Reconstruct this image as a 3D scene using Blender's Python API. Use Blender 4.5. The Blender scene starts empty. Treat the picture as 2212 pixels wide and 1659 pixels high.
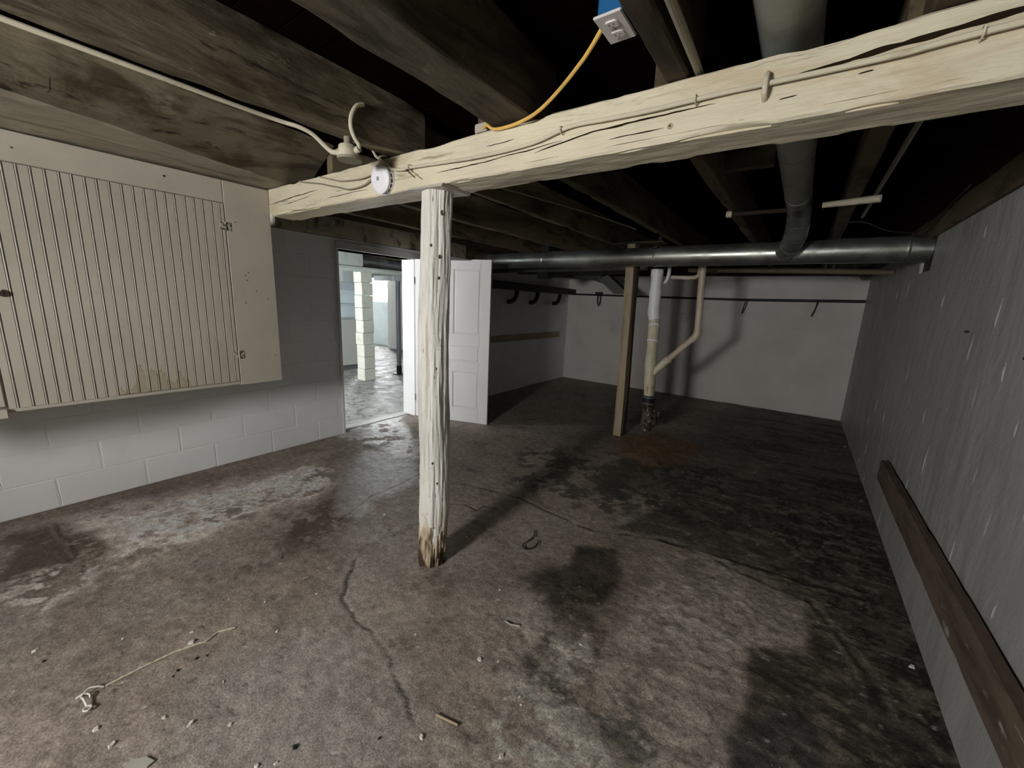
import bpy, bmesh, math, random
import numpy as np
from mathutils import Vector, Matrix, noise

random.seed(7)
S = bpy.context.scene
COL = S.collection

# ------------------------------------------------------------------ camera
cd = bpy.data.cameras.new('camera')
cam = bpy.data.objects.new('camera', cd)
COL.objects.link(cam)
R_ = (0.8112280, 0.5832437, 0.0416648)
D_ = (0.1503733, -0.1392325, -0.9787759)
F_ = (-0.5650638, 0.8002756, -0.2006535)
m = Matrix(((R_[0], -D_[0], -F_[0], 0), (R_[1], -D_[1], -F_[1], 0), (R_[2], -D_[2], -F_[2], 1.5), (0, 0, 0, 1)))
cam.matrix_world = m
cd.sensor_width = 36.0
cd.lens = 863.52 / 2212 * 36.0
cd.clip_start = 0.02
S.camera = cam

# ------------------------------------------------------------------ light and exposure
WIN_A = 104.0      # daylight in the basement window behind the camera
WIN_B = 110.0      # far room, end window
WIN_C = 30.0      # far room, side window
WIN_D = 6.0      # second small window of the main room
S.view_settings.view_transform = 'Standard'
S.view_settings.look = 'None'
S.view_settings.gamma = 1.0
S.view_settings.use_curve_mapping = False
S.view_settings.exposure = 0.60
w = bpy.data.worlds.new('World')
S.world = w
w.use_nodes = True
w.node_tree.nodes['Background'].inputs[0].default_value = (0.7, 0.8, 1.0, 1)
w.node_tree.nodes['Background'].inputs[1].default_value = 0.6


# ------------------------------------------------------------------ material helpers
def lin(r, g, b):
    f = lambda c: (c / 255 / 12.92) if c / 255 <= 0.04045 else ((c / 255 + 0.055) / 1.055) ** 2.4
    return (f(r), f(g), f(b), 1)


def mat(name, base, layers=(), rough=0.75, bump=0.3, bscale=(30, 30, 30), metal=0.0, bdist=0.004,
        fine=None, spec=0.3, emit=None, attr=None, vary=0.12, vscale=(2, 2, 2), rvary=0.0):
    """layers: (colour, (sx,sy,sz), low, high, amount)"""
    mt = bpy.data.materials.new(name)
    mt.use_nodes = True
    nt = mt.node_tree
    N, L = nt.nodes, nt.links
    b = N['Principled BSDF']
    b.inputs['Roughness'].default_value = rough
    b.inputs['Metallic'].default_value = metal
    b.inputs['Specular IOR Level'].default_value = spec
    if emit:
        b.inputs['Emission Color'].default_value = emit[0]
        b.inputs['Emission Strength'].default_value = emit[1]
        b.inputs['Base Color'].default_value = base
        return mt
    geo = N.new('ShaderNodeNewGeometry')

    def nz(scale, detail=6, rg=0.6, off=0.0, dist=0.0):
        mp = N.new('ShaderNodeMapping')
        mp.inputs['Scale'].default_value = scale
        mp.inputs['Location'].default_value = (off, off * 1.7, off * .6)
        L.new(geo.outputs['Position'], mp.inputs['Vector'])
        n = N.new('ShaderNodeTexNoise')
        n.inputs['Scale'].default_value = 1.0
        n.inputs['Detail'].default_value = detail
        n.inputs['Roughness'].default_value = rg
        n.inputs['Distortion'].default_value = dist
        L.new(mp.outputs[0], n.inputs['Vector'])
        return n.outputs[0]

    def mix(fac, a, c, mode='MIX'):
        mx = N.new('ShaderNodeMix')
        mx.data_type = 'RGBA'
        mx.blend_type = mode
        if hasattr(fac, 'links'):
            L.new(fac, mx.inputs[0])
        else:
            mx.inputs[0].default_value = fac
        for s, i in ((a, 6), (c, 7)):
            if hasattr(s, 'links'):
                L.new(s, mx.inputs[i])
            else:
                mx.inputs[i].default_value = s
        return mx.outputs[2]

    def rng(src, lo, hi, a=0.0, c=1.0):
        r = N.new('ShaderNodeMapRange')
        r.interpolation_type = 'SMOOTHSTEP'
        r.inputs[1].default_value = lo
        r.inputs[2].default_value = hi
        r.inputs[3].default_value = a
        r.inputs[4].default_value = c
        L.new(src, r.inputs[0])
        return r.outputs[0]
    if attr:
        at = N.new('ShaderNodeAttribute')
        at.attribute_name = attr
        cur = at.outputs['Color']
    else:
        cur = base
    if vary:
        v = nz(vscale, 5, 0.55, 3.1)
        lo, hi = 1 - vary, 1 + vary
        g = rng(v, 0.3, 0.7, lo, hi)
        cc = N.new('ShaderNodeCombineColor')
        for i in range(3):
            L.new(g, cc.inputs[i])
        cur = mix(1.0, cur, cc.outputs[0], 'MULTIPLY')
    for k, (c, sc, lo, hi, am) in enumerate(layers):
        f = rng(nz(sc, 8, 0.65, 11.3 * (k + 1), 0.4), lo, hi, 0, am)
        cur = mix(f, cur, c)
    if attr:
        g = rng(nz((140, 140, 140), 4, 0.7, 1.3), 0.25, 0.75, 0.50, 1.50)
        g2 = rng(nz((22, 22, 22), 7, 0.7, 5.3), 0.25, 0.75, 0.70, 1.32)
        for q in (g, g2):
            cc = N.new('ShaderNodeCombineColor')
            for i in range(3):
                L.new(q, cc.inputs[i])
            cur = mix(1.0, cur, cc.outputs[0], 'MULTIPLY')
        rr = N.new('ShaderNodeMath')
        rr.operation = 'MULTIPLY_ADD'
        L.new(at.outputs['Alpha'], rr.inputs[0])
        rr.inputs[1].default_value = -0.35
        rr.inputs[2].default_value = 0.75
        L.new(rr.outputs[0], b.inputs['Roughness'])
    elif rvary:
        L.new(rng(nz((6, 6, 6), 5, 0.6, 8.8), 0.3, 0.7, rough - rvary, rough + rvary), b.inputs['Roughness'])
    if hasattr(cur, 'links'):
        L.new(cur, b.inputs['Base Color'])
    else:
        b.inputs['Base Color'].default_value = cur
    if bump:
        bp = N.new('ShaderNodeBump')
        bp.inputs['Strength'].default_value = bump
        bp.inputs['Distance'].default_value = bdist
        L.new(nz(bscale, 9, 0.65, 2.2, 0.3), bp.inputs['Height'])
        if fine:
            b2 = N.new('ShaderNodeBump')
            b2.inputs['Strength'].default_value = fine[1]
            b2.inputs['Distance'].default_value = fine[2] if len(fine) > 2 else 0.02
            L.new(nz(fine[0], 4, 0.5, 7.7), b2.inputs['Height'])
            L.new(b2.outputs[0], bp.inputs['Normal'])
        L.new(bp.outputs[0], b.inputs['Normal'])
    return mt


M = {}
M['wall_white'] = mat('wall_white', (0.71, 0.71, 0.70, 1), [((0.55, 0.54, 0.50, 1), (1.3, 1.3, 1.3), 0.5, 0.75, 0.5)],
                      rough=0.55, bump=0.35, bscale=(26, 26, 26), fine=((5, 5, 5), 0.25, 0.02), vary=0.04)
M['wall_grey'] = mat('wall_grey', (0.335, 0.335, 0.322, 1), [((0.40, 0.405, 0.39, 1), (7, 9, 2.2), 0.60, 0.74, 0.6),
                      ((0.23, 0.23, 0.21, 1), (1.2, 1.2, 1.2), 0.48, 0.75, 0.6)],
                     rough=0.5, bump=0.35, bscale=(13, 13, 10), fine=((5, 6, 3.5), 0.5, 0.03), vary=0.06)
M['wall_back'] = mat('wall_back', (0.60, 0.565, 0.53, 1), [((0.42, 0.395, 0.37, 1), (3, 3, 2), 0.56, 0.75, 0.5),
                      ((0.62, 0.58, 0.55, 1), (1, 1, 1), 0.45, 0.7, 0.5)], rough=0.7, bump=0.25, bscale=(14, 14, 14),
                     fine=((2.4, 2.4, 3.5), 0.5, 0.03), vary=0.07)
M['wall_pale'] = mat('wall_pale', (0.62, 0.68, 0.68, 1), [((0.5, 0.52, 0.5, 1), (2, 2, 2), 0.5, 0.7, 0.5)], bump=0.2, vary=0.05)
M['door_paint'] = mat('door_paint', (0.64, 0.62, 0.605, 1), [((0.5, 0.49, 0.46, 1), (4, 4, 1.5), 0.6, 0.8, 0.4)], rough=0.5, bump=0.15,
                      bscale=(50, 50, 8), vary=0.03)
M['trim_paint'] = mat('trim_paint', (0.50, 0.49, 0.46, 1), [((0.3, 0.28, 0.24, 1), (3, 3, 2), 0.55, 0.75, 0.5)], rough=0.55, bump=0.2,
                      bscale=(40, 40, 8), vary=0.06)
M['cream'] = mat('cream', (0.40, 0.37, 0.30, 1), [((0.32, 0.29, 0.235, 1), (2.5, 2.5, 2), 0.5, 0.72, 0.5),
                  ((0.20, 0.16, 0.10, 1), (16, 16, 22), 0.70, 0.76, 0.8)], rough=0.42, bump=0.2, bscale=(45, 45, 9), vary=0.04, spec=0.4)
M['beam'] = mat('beam', (0.62, 0.565, 0.42, 1), [((0.50, 0.41, 0.27, 1), (1.6, 5, 7), 0.50, 0.62, 0.7),
                 ((0.22, 0.185, 0.12, 1), (3, 26, 30), 0.60, 0.70, 0.75),
                 ((0.05, 0.038, 0.022, 1), (7, 40, 60), 0.67, 0.71, 0.9)], rough=0.6, bump=0.8, bscale=(9, 60, 70), vary=0.08, bdist=0.006,
                fine=((2.5, 9, 14), 0.5, 0.02))
M['whitewash'] = mat('whitewash', (0.160, 0.133, 0.085, 1), [((0.050, 0.037, 0.018, 1), (9, 2.2, 7), 0.42, 0.62, 0.9),
                      ((0.27, 0.235, 0.165, 1), (7, 3, 7), 0.55, 0.70, 0.7), ((0.020, 0.013, 0.007, 1), (22, 3.5, 26), 0.58, 0.68, 0.9),
                      ((0.36, 0.32, 0.23, 1), (34, 12, 34), 0.64, 0.72, 0.6)],
                     rough=0.8, bump=1.0, bscale=(40, 9, 40), vary=0.15, bdist=0.010, fine=((8, 2.5, 8), 0.8, 0.03))
M['whitewash_pale'] = mat('whitewash_pale', (0.30, 0.265, 0.195, 1), [((0.12, 0.095, 0.055, 1), (7, 1.6, 9), 0.52, 0.66, 0.85),
                           ((0.32, 0.285, 0.215, 1), (6, 2, 6), 0.5, 0.7, 0.7), ((0.03, 0.022, 0.012, 1), (20, 3, 26), 0.64, 0.71, 0.9)],
                          rough=0.75, bump=0.9, bscale=(40, 8, 40), vary=0.1, bdist=0.009, fine=((8, 2.5, 8), 0.7, 0.03))
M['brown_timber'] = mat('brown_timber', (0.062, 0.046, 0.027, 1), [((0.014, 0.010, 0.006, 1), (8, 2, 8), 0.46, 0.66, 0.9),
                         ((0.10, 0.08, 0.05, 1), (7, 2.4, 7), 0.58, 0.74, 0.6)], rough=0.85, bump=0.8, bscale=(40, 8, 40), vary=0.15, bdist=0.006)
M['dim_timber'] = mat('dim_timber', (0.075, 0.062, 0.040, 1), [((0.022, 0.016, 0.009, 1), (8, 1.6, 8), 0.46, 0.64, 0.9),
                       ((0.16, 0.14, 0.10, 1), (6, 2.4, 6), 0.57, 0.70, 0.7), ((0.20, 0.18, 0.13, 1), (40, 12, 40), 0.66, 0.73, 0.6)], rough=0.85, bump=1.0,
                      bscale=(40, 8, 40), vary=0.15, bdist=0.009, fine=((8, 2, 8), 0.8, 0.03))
M['plain_timber'] = mat('plain_timber', (0.090, 0.068, 0.038, 1), [((0.030, 0.022, 0.012, 1), (8, 2, 8), 0.46, 0.64, 0.9),
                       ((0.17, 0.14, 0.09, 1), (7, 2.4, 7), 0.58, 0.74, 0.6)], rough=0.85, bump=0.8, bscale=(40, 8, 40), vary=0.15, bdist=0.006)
M['joist_doorlit'] = mat('joist_doorlit', (0.170, 0.135, 0.082, 1), [((0.045, 0.033, 0.018, 1), (8, 2, 8), 0.48, 0.66, 0.9),
                        ((0.25, 0.21, 0.14, 1), (7, 2.4, 7), 0.58, 0.74, 0.6)], rough=0.85, bump=0.8, bscale=(40, 8, 40), vary=0.15, bdist=0.006)  # paler copy of the joist timber, doorway light put into its colour
M['lintel'] = mat('lintel', (0.33, 0.28, 0.20, 1), [((0.075, 0.055, 0.030, 1), (5, 6, 3), 0.50, 0.62, 0.9)], rough=0.85, bump=0.7,
                  bscale=(30, 8, 30), vary=0.12, bdist=0.006)
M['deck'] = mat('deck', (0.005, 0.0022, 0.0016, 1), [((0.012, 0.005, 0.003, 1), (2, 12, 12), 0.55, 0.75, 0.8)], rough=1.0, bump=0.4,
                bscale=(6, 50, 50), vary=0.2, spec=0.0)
M['post'] = mat('post', (0.66, 0.645, 0.59, 1), [((0.40, 0.37, 0.30, 1), (26, 26, 3.0), 0.50, 0.66, 0.5),
                 ((0.17, 0.12, 0.07, 1), (60, 60, 11), 0.62, 0.68, 0.9), ((0.03, 0.02, 0.012, 1), (38, 38, 13), 0.665, 0.70, 1.0)],
                rough=0.6, bump=0.9, bscale=(45, 45, 9), vary=0.05, bdist=0.007, attr=None)
M['raw_wood'] = mat('raw_wood', (0.44, 0.36, 0.245, 1), [((0.28, 0.21, 0.12, 1), (30, 30, 2.5), 0.48, 0.66, 0.8),
                     ((0.12, 0.08, 0.04, 1), (50, 50, 6), 0.66, 0.74, 0.8)], rough=0.75, bump=0.4, bscale=(60, 60, 5), vary=0.08)
M['raw_wood_dark'] = mat('raw_wood_dark', (0.06, 0.042, 0.026, 1), [((0.13, 0.10, 0.06, 1), (20, 20, 3), 0.55, 0.7, 0.6)], rough=0.85, bump=0.6,
                         bscale=(50, 50, 8))
M['wall_batten'] = mat('wall_batten', (0.115, 0.086, 0.060, 1), [((0.055, 0.038, 0.026, 1), (10, 2.5, 14), 0.45, 0.66, 0.85),
                        ((0.36, 0.36, 0.33, 1), (12, 3.5, 20), 0.60, 0.66, 0.75), ((0.17, 0.08, 0.05, 1), (8, 1.5, 8), 0.6, 0.75, 0.6)],
                       rough=0.8, bump=0.5, bscale=(60, 8, 60), vary=0.12)
M['shelf_wood'] = mat('shelf_wood', (0.36, 0.28, 0.18, 1), (), rough=0.8, bump=0.3)
M['galv'] = mat('galv', (0.30, 0.31, 0.28, 1), [((0.16, 0.165, 0.14, 1), (5, 9, 9), 0.48, 0.68, 0.8), ((0.07, 0.065, 0.05, 1), (12, 20, 20), 0.66, 0.75, 0.8)],
                metal=0.85, rough=0.38, bump=0.12, bscale=(14, 20, 20), vary=0.1, rvary=0.1, spec=0.5, fine=((4, 9, 9), 0.25, 0.01))
M['galv_y'] = mat('galv_y', (0.30, 0.31, 0.27, 1), [((0.17, 0.17, 0.14, 1), (8, 5, 8), 0.48, 0.68, 0.7)], metal=0.25, rough=0.6, bump=0.12,
                  bscale=(14, 14, 14), vary=0.1, spec=0.4)
M['split_or_shade'] = mat('split_or_shade', (0.018, 0.012, 0.007, 1), (), rough=1.0, bump=0.0, spec=0.0)  # for the beam's fissures and the painted shade line under the cable
M['galv_dark'] = mat('galv_dark', (0.10, 0.105, 0.085, 1), (), metal=0.3, rough=0.55, bump=0.1)
M['galv_bright'] = mat('galv_bright', (0.60, 0.62, 0.61, 1), (), metal=0.45, rough=0.42, bump=0.5, bscale=(9, 9, 9), vary=0.1)
M['duct_white'] = mat('duct_white', (0.62, 0.66, 0.60, 1), [((0.35, 0.40, 0.36, 1), (6, 6, 6), 0.52, 0.72, 0.7)], rough=0.6, bump=0.2)
M['furnace'] = mat('furnace', (0.50, 0.51, 0.45, 1), (), rough=0.5, bump=0.0, vary=0.03)
M['furnace_blue'] = mat('furnace_blue', (0.60, 0.68, 0.70, 1), (), rough=0.5, metal=0.0, bump=0.1, vary=0.08)
M['block_pier'] = mat('block_pier', (0.66, 0.66, 0.57, 1), [((0.42, 0.42, 0.36, 1), (9, 9, 9), 0.55, 0.72, 0.6)], rough=0.8, bump=0.6,
                      bscale=(30, 30, 30), vary=0.05, bdist=0.008)
M['steel_grey'] = mat('steel_grey', (0.16, 0.17, 0.18, 1), (), rough=0.45, metal=0.3, bump=0.1)
M['black'] = mat('black', (0.012, 0.012, 0.013, 1), (), rough=0.5, bump=0.2)
M['black_gloss'] = mat('black_gloss', (0.015, 0.015, 0.016, 1), (), rough=0.28, bump=0.0, spec=0.5)
M['iron'] = mat('iron', (0.085, 0.060, 0.042, 1), [((0.50, 0.47, 0.40, 1), (26, 26, 9), 0.56, 0.62, 0.9), ((0.010, 0.008, 0.006, 1), (18, 18, 14), 0.5, 0.57, 0.9)],
                rough=0.85, bump=1.0, bscale=(60, 60, 60), vary=0.2, bdist=0.01)
M['pvc_white'] = mat('pvc_white', (0.74, 0.74, 0.72, 1), (), rough=0.35, bump=0.05, vary=0.03)
M['pvc_cream'] = mat('pvc_cream', (0.55, 0.50, 0.36, 1), [((0.42, 0.35, 0.21, 1), (14, 14, 8), 0.50, 0.68, 0.7),
                      ((0.34, 0.17, 0.04, 1), (20, 20, 2.2), 0.585, 0.64, 0.9), ((0.16, 0.11, 0.05, 1), (30, 30, 30), 0.64, 0.69, 0.8)], rough=0.45, bump=0.15, vary=0.06)
M['pvc_tan'] = mat('pvc_tan', (0.50, 0.43, 0.33, 1), [((0.38, 0.29, 0.20, 1), (9, 9, 9), 0.5, 0.7, 0.6)], rough=0.38, bump=0.1, vary=0.06)
M['pipe_tan'] = mat('pipe_tan', (0.16, 0.135, 0.085, 1), (), rough=0.55, bump=0.2)
M['plastic_white'] = mat('plastic_white', (0.76, 0.75, 0.77, 1), (), rough=0.4, bump=0.0, vary=0.0)
M['plastic_plate'] = mat('plastic_plate', (0.60, 0.57, 0.56, 1), (), rough=0.45, bump=0.0, vary=0.0)
M['plastic_slot'] = mat('plastic_slot', (0.10, 0.08, 0.07, 1), (), rough=0.6, bump=0.0, vary=0.0)
M['plastic_grey'] = mat('plastic_grey', (0.30, 0.30, 0.32, 1), (), rough=0.5, bump=0.0, vary=0.0)
M['plastic_blue'] = mat('plastic_blue', (0.006, 0.085, 0.22, 1), (), rough=0.45, bump=0.0, vary=0.0)
M['cable_yellow'] = mat('cable_yellow', (0.62, 0.39, 0.10, 1), [((0.36, 0.22, 0.06, 1), (20, 20, 20), 0.6, 0.72, 0.7)], rough=0.5, bump=0.1)
M['cable_painted'] = mat('cable_painted', (0.56, 0.51, 0.385, 1), [((0.36, 0.32, 0.23, 1), (8, 12, 12), 0.55, 0.7, 0.7)], rough=0.55, bump=0.2)
M['cable_dull'] = mat('cable_dull', (0.26, 0.235, 0.17, 1), (), rough=0.6, bump=0.2)
M['rust'] = mat('rust', (0.035, 0.024, 0.016, 1), (), rough=0.8, bump=0.4)
M['hinge_metal'] = mat('hinge_metal', (0.42, 0.39, 0.31, 1), [((0.03, 0.02, 0.012, 1), (60, 60, 60), 0.47, 0.55, 0.95)], rough=0.6, bump=0.3)
M['chip'] = mat('chip', (0.62, 0.60, 0.54, 1), (), rough=0.8, bump=0.2)
M['chip_grey'] = mat('chip_grey', (0.38, 0.37, 0.32, 1), (), rough=0.8, bump=0.2)
M['grit'] = mat('grit', (0.34, 0.31, 0.27, 1), (), rough=0.9, bump=0.0)
M['string'] = mat('string', (0.55, 0.49, 0.36, 1), (), rough=0.9, bump=0.4, bscale=(300, 300, 300))
M['stain_paint'] = mat('stain_paint', (0.44, 0.38, 0.26, 1), [((0.28, 0.20, 0.11, 1), (20, 20, 20), 0.5, 0.65, 0.8)], rough=0.5, bump=0.1)
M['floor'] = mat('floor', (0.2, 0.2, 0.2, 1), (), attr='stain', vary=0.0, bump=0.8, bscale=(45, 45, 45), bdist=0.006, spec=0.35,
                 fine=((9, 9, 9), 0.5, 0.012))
M['floor_far'] = mat('floor_far', (0.34, 0.335, 0.31, 1), [((0.14, 0.125, 0.10, 1), (9, 9, 9), 0.50, 0.60, 0.8),
                      ((0.55, 0.55, 0.53, 1), (4, 7, 7), 0.52, 0.64, 0.6)], rough=0.62, bump=0.8, bscale=(12, 12, 12), bdist=0.012, spec=0.3, rvary=0.12)
M['glass_bright'] = mat('glass_bright', (1, 1, 1, 1), emit=((1.0, 0.985, 0.965, 1), WIN_A))
M['glass_far'] = mat('glass_far', (1, 1, 1, 1), emit=((0.95, 0.98, 1.0, 1), WIN_B))
M['glass_side'] = mat('glass_side', (1, 1, 1, 1), emit=((0.90, 0.96, 1.0, 1), WIN_C))
M['glass_low'] = mat('glass_low', (1, 1, 1, 1), emit=((0.93, 0.97, 1.0, 1), WIN_D))


# ------------------------------------------------------------------ mesh helpers
class MB:
    def __init__(s):
        s.v = []
        s.f = []
        s.mi = []

    def add(s, vs, fs, mi=0):
        o = len(s.v)
        s.v += [tuple(v) for v in vs]
        s.f += [tuple(i + o for i in f) for f in fs]
        s.mi += [mi] * len(fs)
        return s

    def box(s, x0, x1, y0, y1, z0, z1, b=0.0, mi=0):
        if b <= 0:
            vs = [(x, y, z) for z in (z0, z1) for y in (y0, y1) for x in (x0, x1)]
            return s.add(vs, [(0, 2, 3, 1), (4, 5, 7, 6), (0, 1, 5, 4), (2, 6, 7, 3), (0, 4, 6, 2), (1, 3, 7, 5)], mi)
        bm = bmesh.new()
        bmesh.ops.create_cube(bm, size=1)
        for v in bm.verts:
            v.co = ((x0 + x1) / 2 + v.co.x * (x1 - x0), (y0 + y1) / 2 + v.co.y * (y1 - y0), (z0 + z1) / 2 + v.co.z * (z1 - z0))
        bmesh.ops.bevel(bm, geom=bm.edges[:], offset=b, segments=1, affect='EDGES')
        bm.verts.index_update()
        s.add([v.co[:] for v in bm.verts], [[v.index for v in f.verts] for f in bm.faces], mi)
        bm.free()
        return s

    def tube(s, path, r, n=10, smooth=3, caps=True, mi=0, twist=None):
        P = [Vector(p) for p in path]
        rr = r if isinstance(r, (list, tuple)) else [r] * len(P)
        if smooth > 1 and len(P) > 2:
            Q, R2 = [], []
            for i in range(len(P) - 1):
                p0 = P[i - 1] if i else P[0] * 2 - P[1]
                p3 = P[i + 2] if i + 2 < len(P) else P[-1] * 2 - P[-2]
                for k in range(smooth):
                    t = k / smooth
                    Q.append(0.5 * ((2 * P[i]) + (P[i + 1] - p0) * t + (2 * p0 - 5 * P[i] + 4 * P[i + 1] - p3) * t * t
                                    + (3 * P[i] - p0 - 3 * P[i + 1] + p3) * t ** 3))
                    R2.append(rr[i] * (1 - t) + rr[i + 1] * t)
            Q.append(P[-1])
            R2.append(rr[-1])
            P, rr = Q, R2
        up = Vector((0, 0, 1))
        vs, fs = [], []
        last = None
        for i, p in enumerate(P):
            d = (P[min(i + 1, len(P) - 1)] - P[max(i - 1, 0)]).normalized()
            if last is None:
                a = up if abs(d.z) < 0.9 else Vector((1, 0, 0))
                u = (a - d * a.dot(d)).normalized()
            else:
                u = (last - d * last.dot(d)).normalized()
            last = u
            v = d.cross(u)
            for k in range(n):
                an = 2 * math.pi * k / n
                vs.append(p + (u * math.cos(an) + v * math.sin(an)) * rr[i])
        for i in range(len(P) - 1):
            for k in range(n):
                k2 = (k + 1) % n
                fs.append((i * n + k, i * n + k2, (i + 1) * n + k2, (i + 1) * n + k))
        if caps:
            fs.append(tuple(range(n - 1, -1, -1)))
            fs.append(tuple((len(P) - 1) * n + k for k in range(n)))
        return s.add(vs, fs, mi)

    def cyl(s, p0, p1, r, n=16, r2=None, mi=0):
        return s.tube([p0, p1], [r, r2 if r2 is not None else r], n, 1, True, mi)

    def hexa(s, P8, mi=0):
        return s.add(P8, [(0, 3, 2, 1), (4, 5, 6, 7), (0, 1, 5, 4), (1, 2, 6, 5), (2, 3, 7, 6), (3, 0, 4, 7)], mi)

    def prism(s, poly, d0, d1, axis='y', mi=0):
        n = len(poly)
        f = {'y': lambda a, b, d: (a, d, b), 'x': lambda a, b, d: (d, a, b), 'z': lambda a, b, d: (a, b, d)}[axis]
        vs = [f(a, b, d0) for a, b in poly] + [f(a, b, d1) for a, b in poly]
        fs = [tuple(range(n - 1, -1, -1)), tuple(range(n, 2 * n))] + [(i, (i + 1) % n, n + (i + 1) % n, n + i) for i in range(n)]
        return s.add(vs, fs, mi)

    def xform(s, f):
        s.v = [tuple(f(Vector(v))) for v in s.v]
        return s

    def build(s, name, material, parent=None, smooth=False, label=None, cat=None, group=None, kind=None, origin=None):
        me = bpy.data.meshes.new(name)
        vs = s.v
        if parent is not None:
            off = Vector(wloc(parent))
            loc = Vector((0, 0, 0))
        else:
            a = np.array(vs)
            off = Vector(origin) if origin else Vector((float((a[:, 0].min() + a[:, 0].max()) / 2), float((a[:, 1].min() + a[:, 1].max()) / 2), float(a[:, 2].min())))
            loc = off
        me.from_pydata([tuple(Vector(v) - off) for v in vs], [], s.f)
        ms = material if isinstance(material, (list, tuple)) else [material]
        for q in ms:
            me.materials.append(M[q])
        if len(ms) > 1:
            me.polygons.foreach_set('material_index', s.mi)
        bm = bmesh.new()
        bm.from_mesh(me)
        bmesh.ops.recalc_face_normals(bm, faces=bm.faces[:])
        bm.to_mesh(me)
        bm.free()
        if smooth:
            for p in me.polygons:
                p.use_smooth = True
            if hasattr(me, 'set_sharp_from_angle'):
                me.set_sharp_from_angle(angle=math.radians(34))
        o = bpy.data.objects.new(name, me)
        COL.objects.link(o)
        o.location = loc
        if parent is not None:
            o.parent = parent
        tag(o, label, cat, group, kind)
        return o


def wloc(o):
    v = Vector(o.location)
    while o.parent:
        o = o.parent
        v += o.location
    return v


def tag(o, label=None, cat=None, group=None, kind=None):
    if label: o['label'] = label
    if cat: o['category'] = cat
    if group: o['group'] = group
    if kind: o['kind'] = kind
    return o


def thing(name, loc, label=None, cat=None, group=None, kind=None):
    o = bpy.data.objects.new(name, None)
    COL.objects.link(o)
    o.location = loc
    o.empty_display_size = 0.05
    return tag(o, label, cat, group, kind)


def nzv(p, s, seed=0.0):
    return noise.noise(Vector((p[0] * s[0] + seed, p[1] * s[1] + seed * 1.3, p[2] * s[2] - seed)))


def timber(axis, a0, a1, rect, amp=0.006, step=0.06, nper=6, seed=1.0, cuts=(), taper=None, chip=0.0, fm=None):
    """a hewn timber: rect=(u0,u1,z0,z1) across, runs a0..a1 along axis. rounded worn edges"""
    mb = MB()
    n = max(2, int((a1 - a0) / step))
    rows = []
    crows = []
    for i in range(n + 1):
        t = a0 + (a1 - a0) * i / n
        u0, u1, z0, z1 = taper(t) if taper else rect
        rc = 0.006
        pts = []
        corner = [(u0, z0), (u1, z0), (u1, z1), (u0, z1)]
        for c in range(4):
            (ax, az), (bx, bz) = corner[c], corner[(c + 1) % 4]
            Lc = math.hypot(bx - ax, bz - az)
            e = min(rc / Lc, 0.3)
            for k in range(nper):
                q = e + (1 - 2 * e) * k / (nper - 1)
                pts.append((ax + (bx - ax) * q, az + (bz - az) * q, c))
        row = []
        cutrow = []
        cu, cz = (u0 + u1) / 2, (z0 + z1) / 2
        for (pu, pz, c) in pts:
            p = (t, pu, pz) if axis == 'x' else (pu, t, pz)
            nd = nzv(p, (2, 9, 9) if axis == 'x' else (9, 2, 9), seed) * amp + nzv(p, (8, 22, 22) if axis == 'x' else (22, 8, 22), seed + 5) * amp * 0.5
            du, dz = pu - cu, pz - cz
            # push out along the face normal
            if c == 0: pz -= nd
            elif c == 1: pu += nd
            elif c == 2: pz += nd
            else: pu -= nd
            if chip:
                ez = min(abs(pz - z1), abs(pz - z0))
                eu = min(abs(pu - u0), abs(pu - u1))
                if ez + eu < 0.02:
                    ch = max(0, nzv((t * 1.0, 0, pz), (6, 1, 30), seed + 9) - 0.15) * chip
                    pu += (cu - pu) / abs(cu - pu) * ch if abs(cu - pu) > 1e-6 else 0
                    pz += (cz - pz) / abs(cz - pz) * ch if abs(cz - pz) > 1e-6 else 0
            hit = False
            for (pa, hw, dep, face) in cuts:
                if c == face:
                    cz_ = interp(pa, t)
                    if cz_ is not None:
                        wd = hw * (0.6 + 0.8 * abs(nzv((t, 0, 0), (6, 1, 1), 3)))
                        if abs(pz - cz_) < wd:
                            pu += dep if face == 3 else -dep
                            hit = True
            row.append((t, pu, pz) if axis == 'x' else (pu, t, pz))
            cutrow.append((hit, c))
        rows.append(row)
        crows.append(cutrow)
    k = len(rows[0])
    vs = [p for r in rows for p in r]
    fs = []
    for i in range(n):
        for j in range(k):
            j2 = (j + 1) % k
            fs.append((i * k + j, i * k + j2, (i + 1) * k + j2, (i + 1) * k + j))
    fs.append(tuple(range(k)))
    fs.append(tuple(n * k + j for j in range(k))[::-1])
    mb.add(vs, fs)
    if fm:
        q = 0
        for i in range(n):
            for j in range(k):
                h, c = crows[i][j]
                h2 = crows[i][(j + 1) % k][0]
                mb.mi[q] = fm['cut'] if ('cut' in fm and (h and h2)) else fm.get(c, 0)
                q += 1
    return mb


def interp(pa, t):
    if t < pa[0][0] or t > pa[-1][0]:
        return None
    for (a, b), (c, d) in zip(pa[:-1], pa[1:]):
        if a <= t <= c:
            return b + (d - b) * (t - a) / max(1e-6, c - a)
    return None


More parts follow.
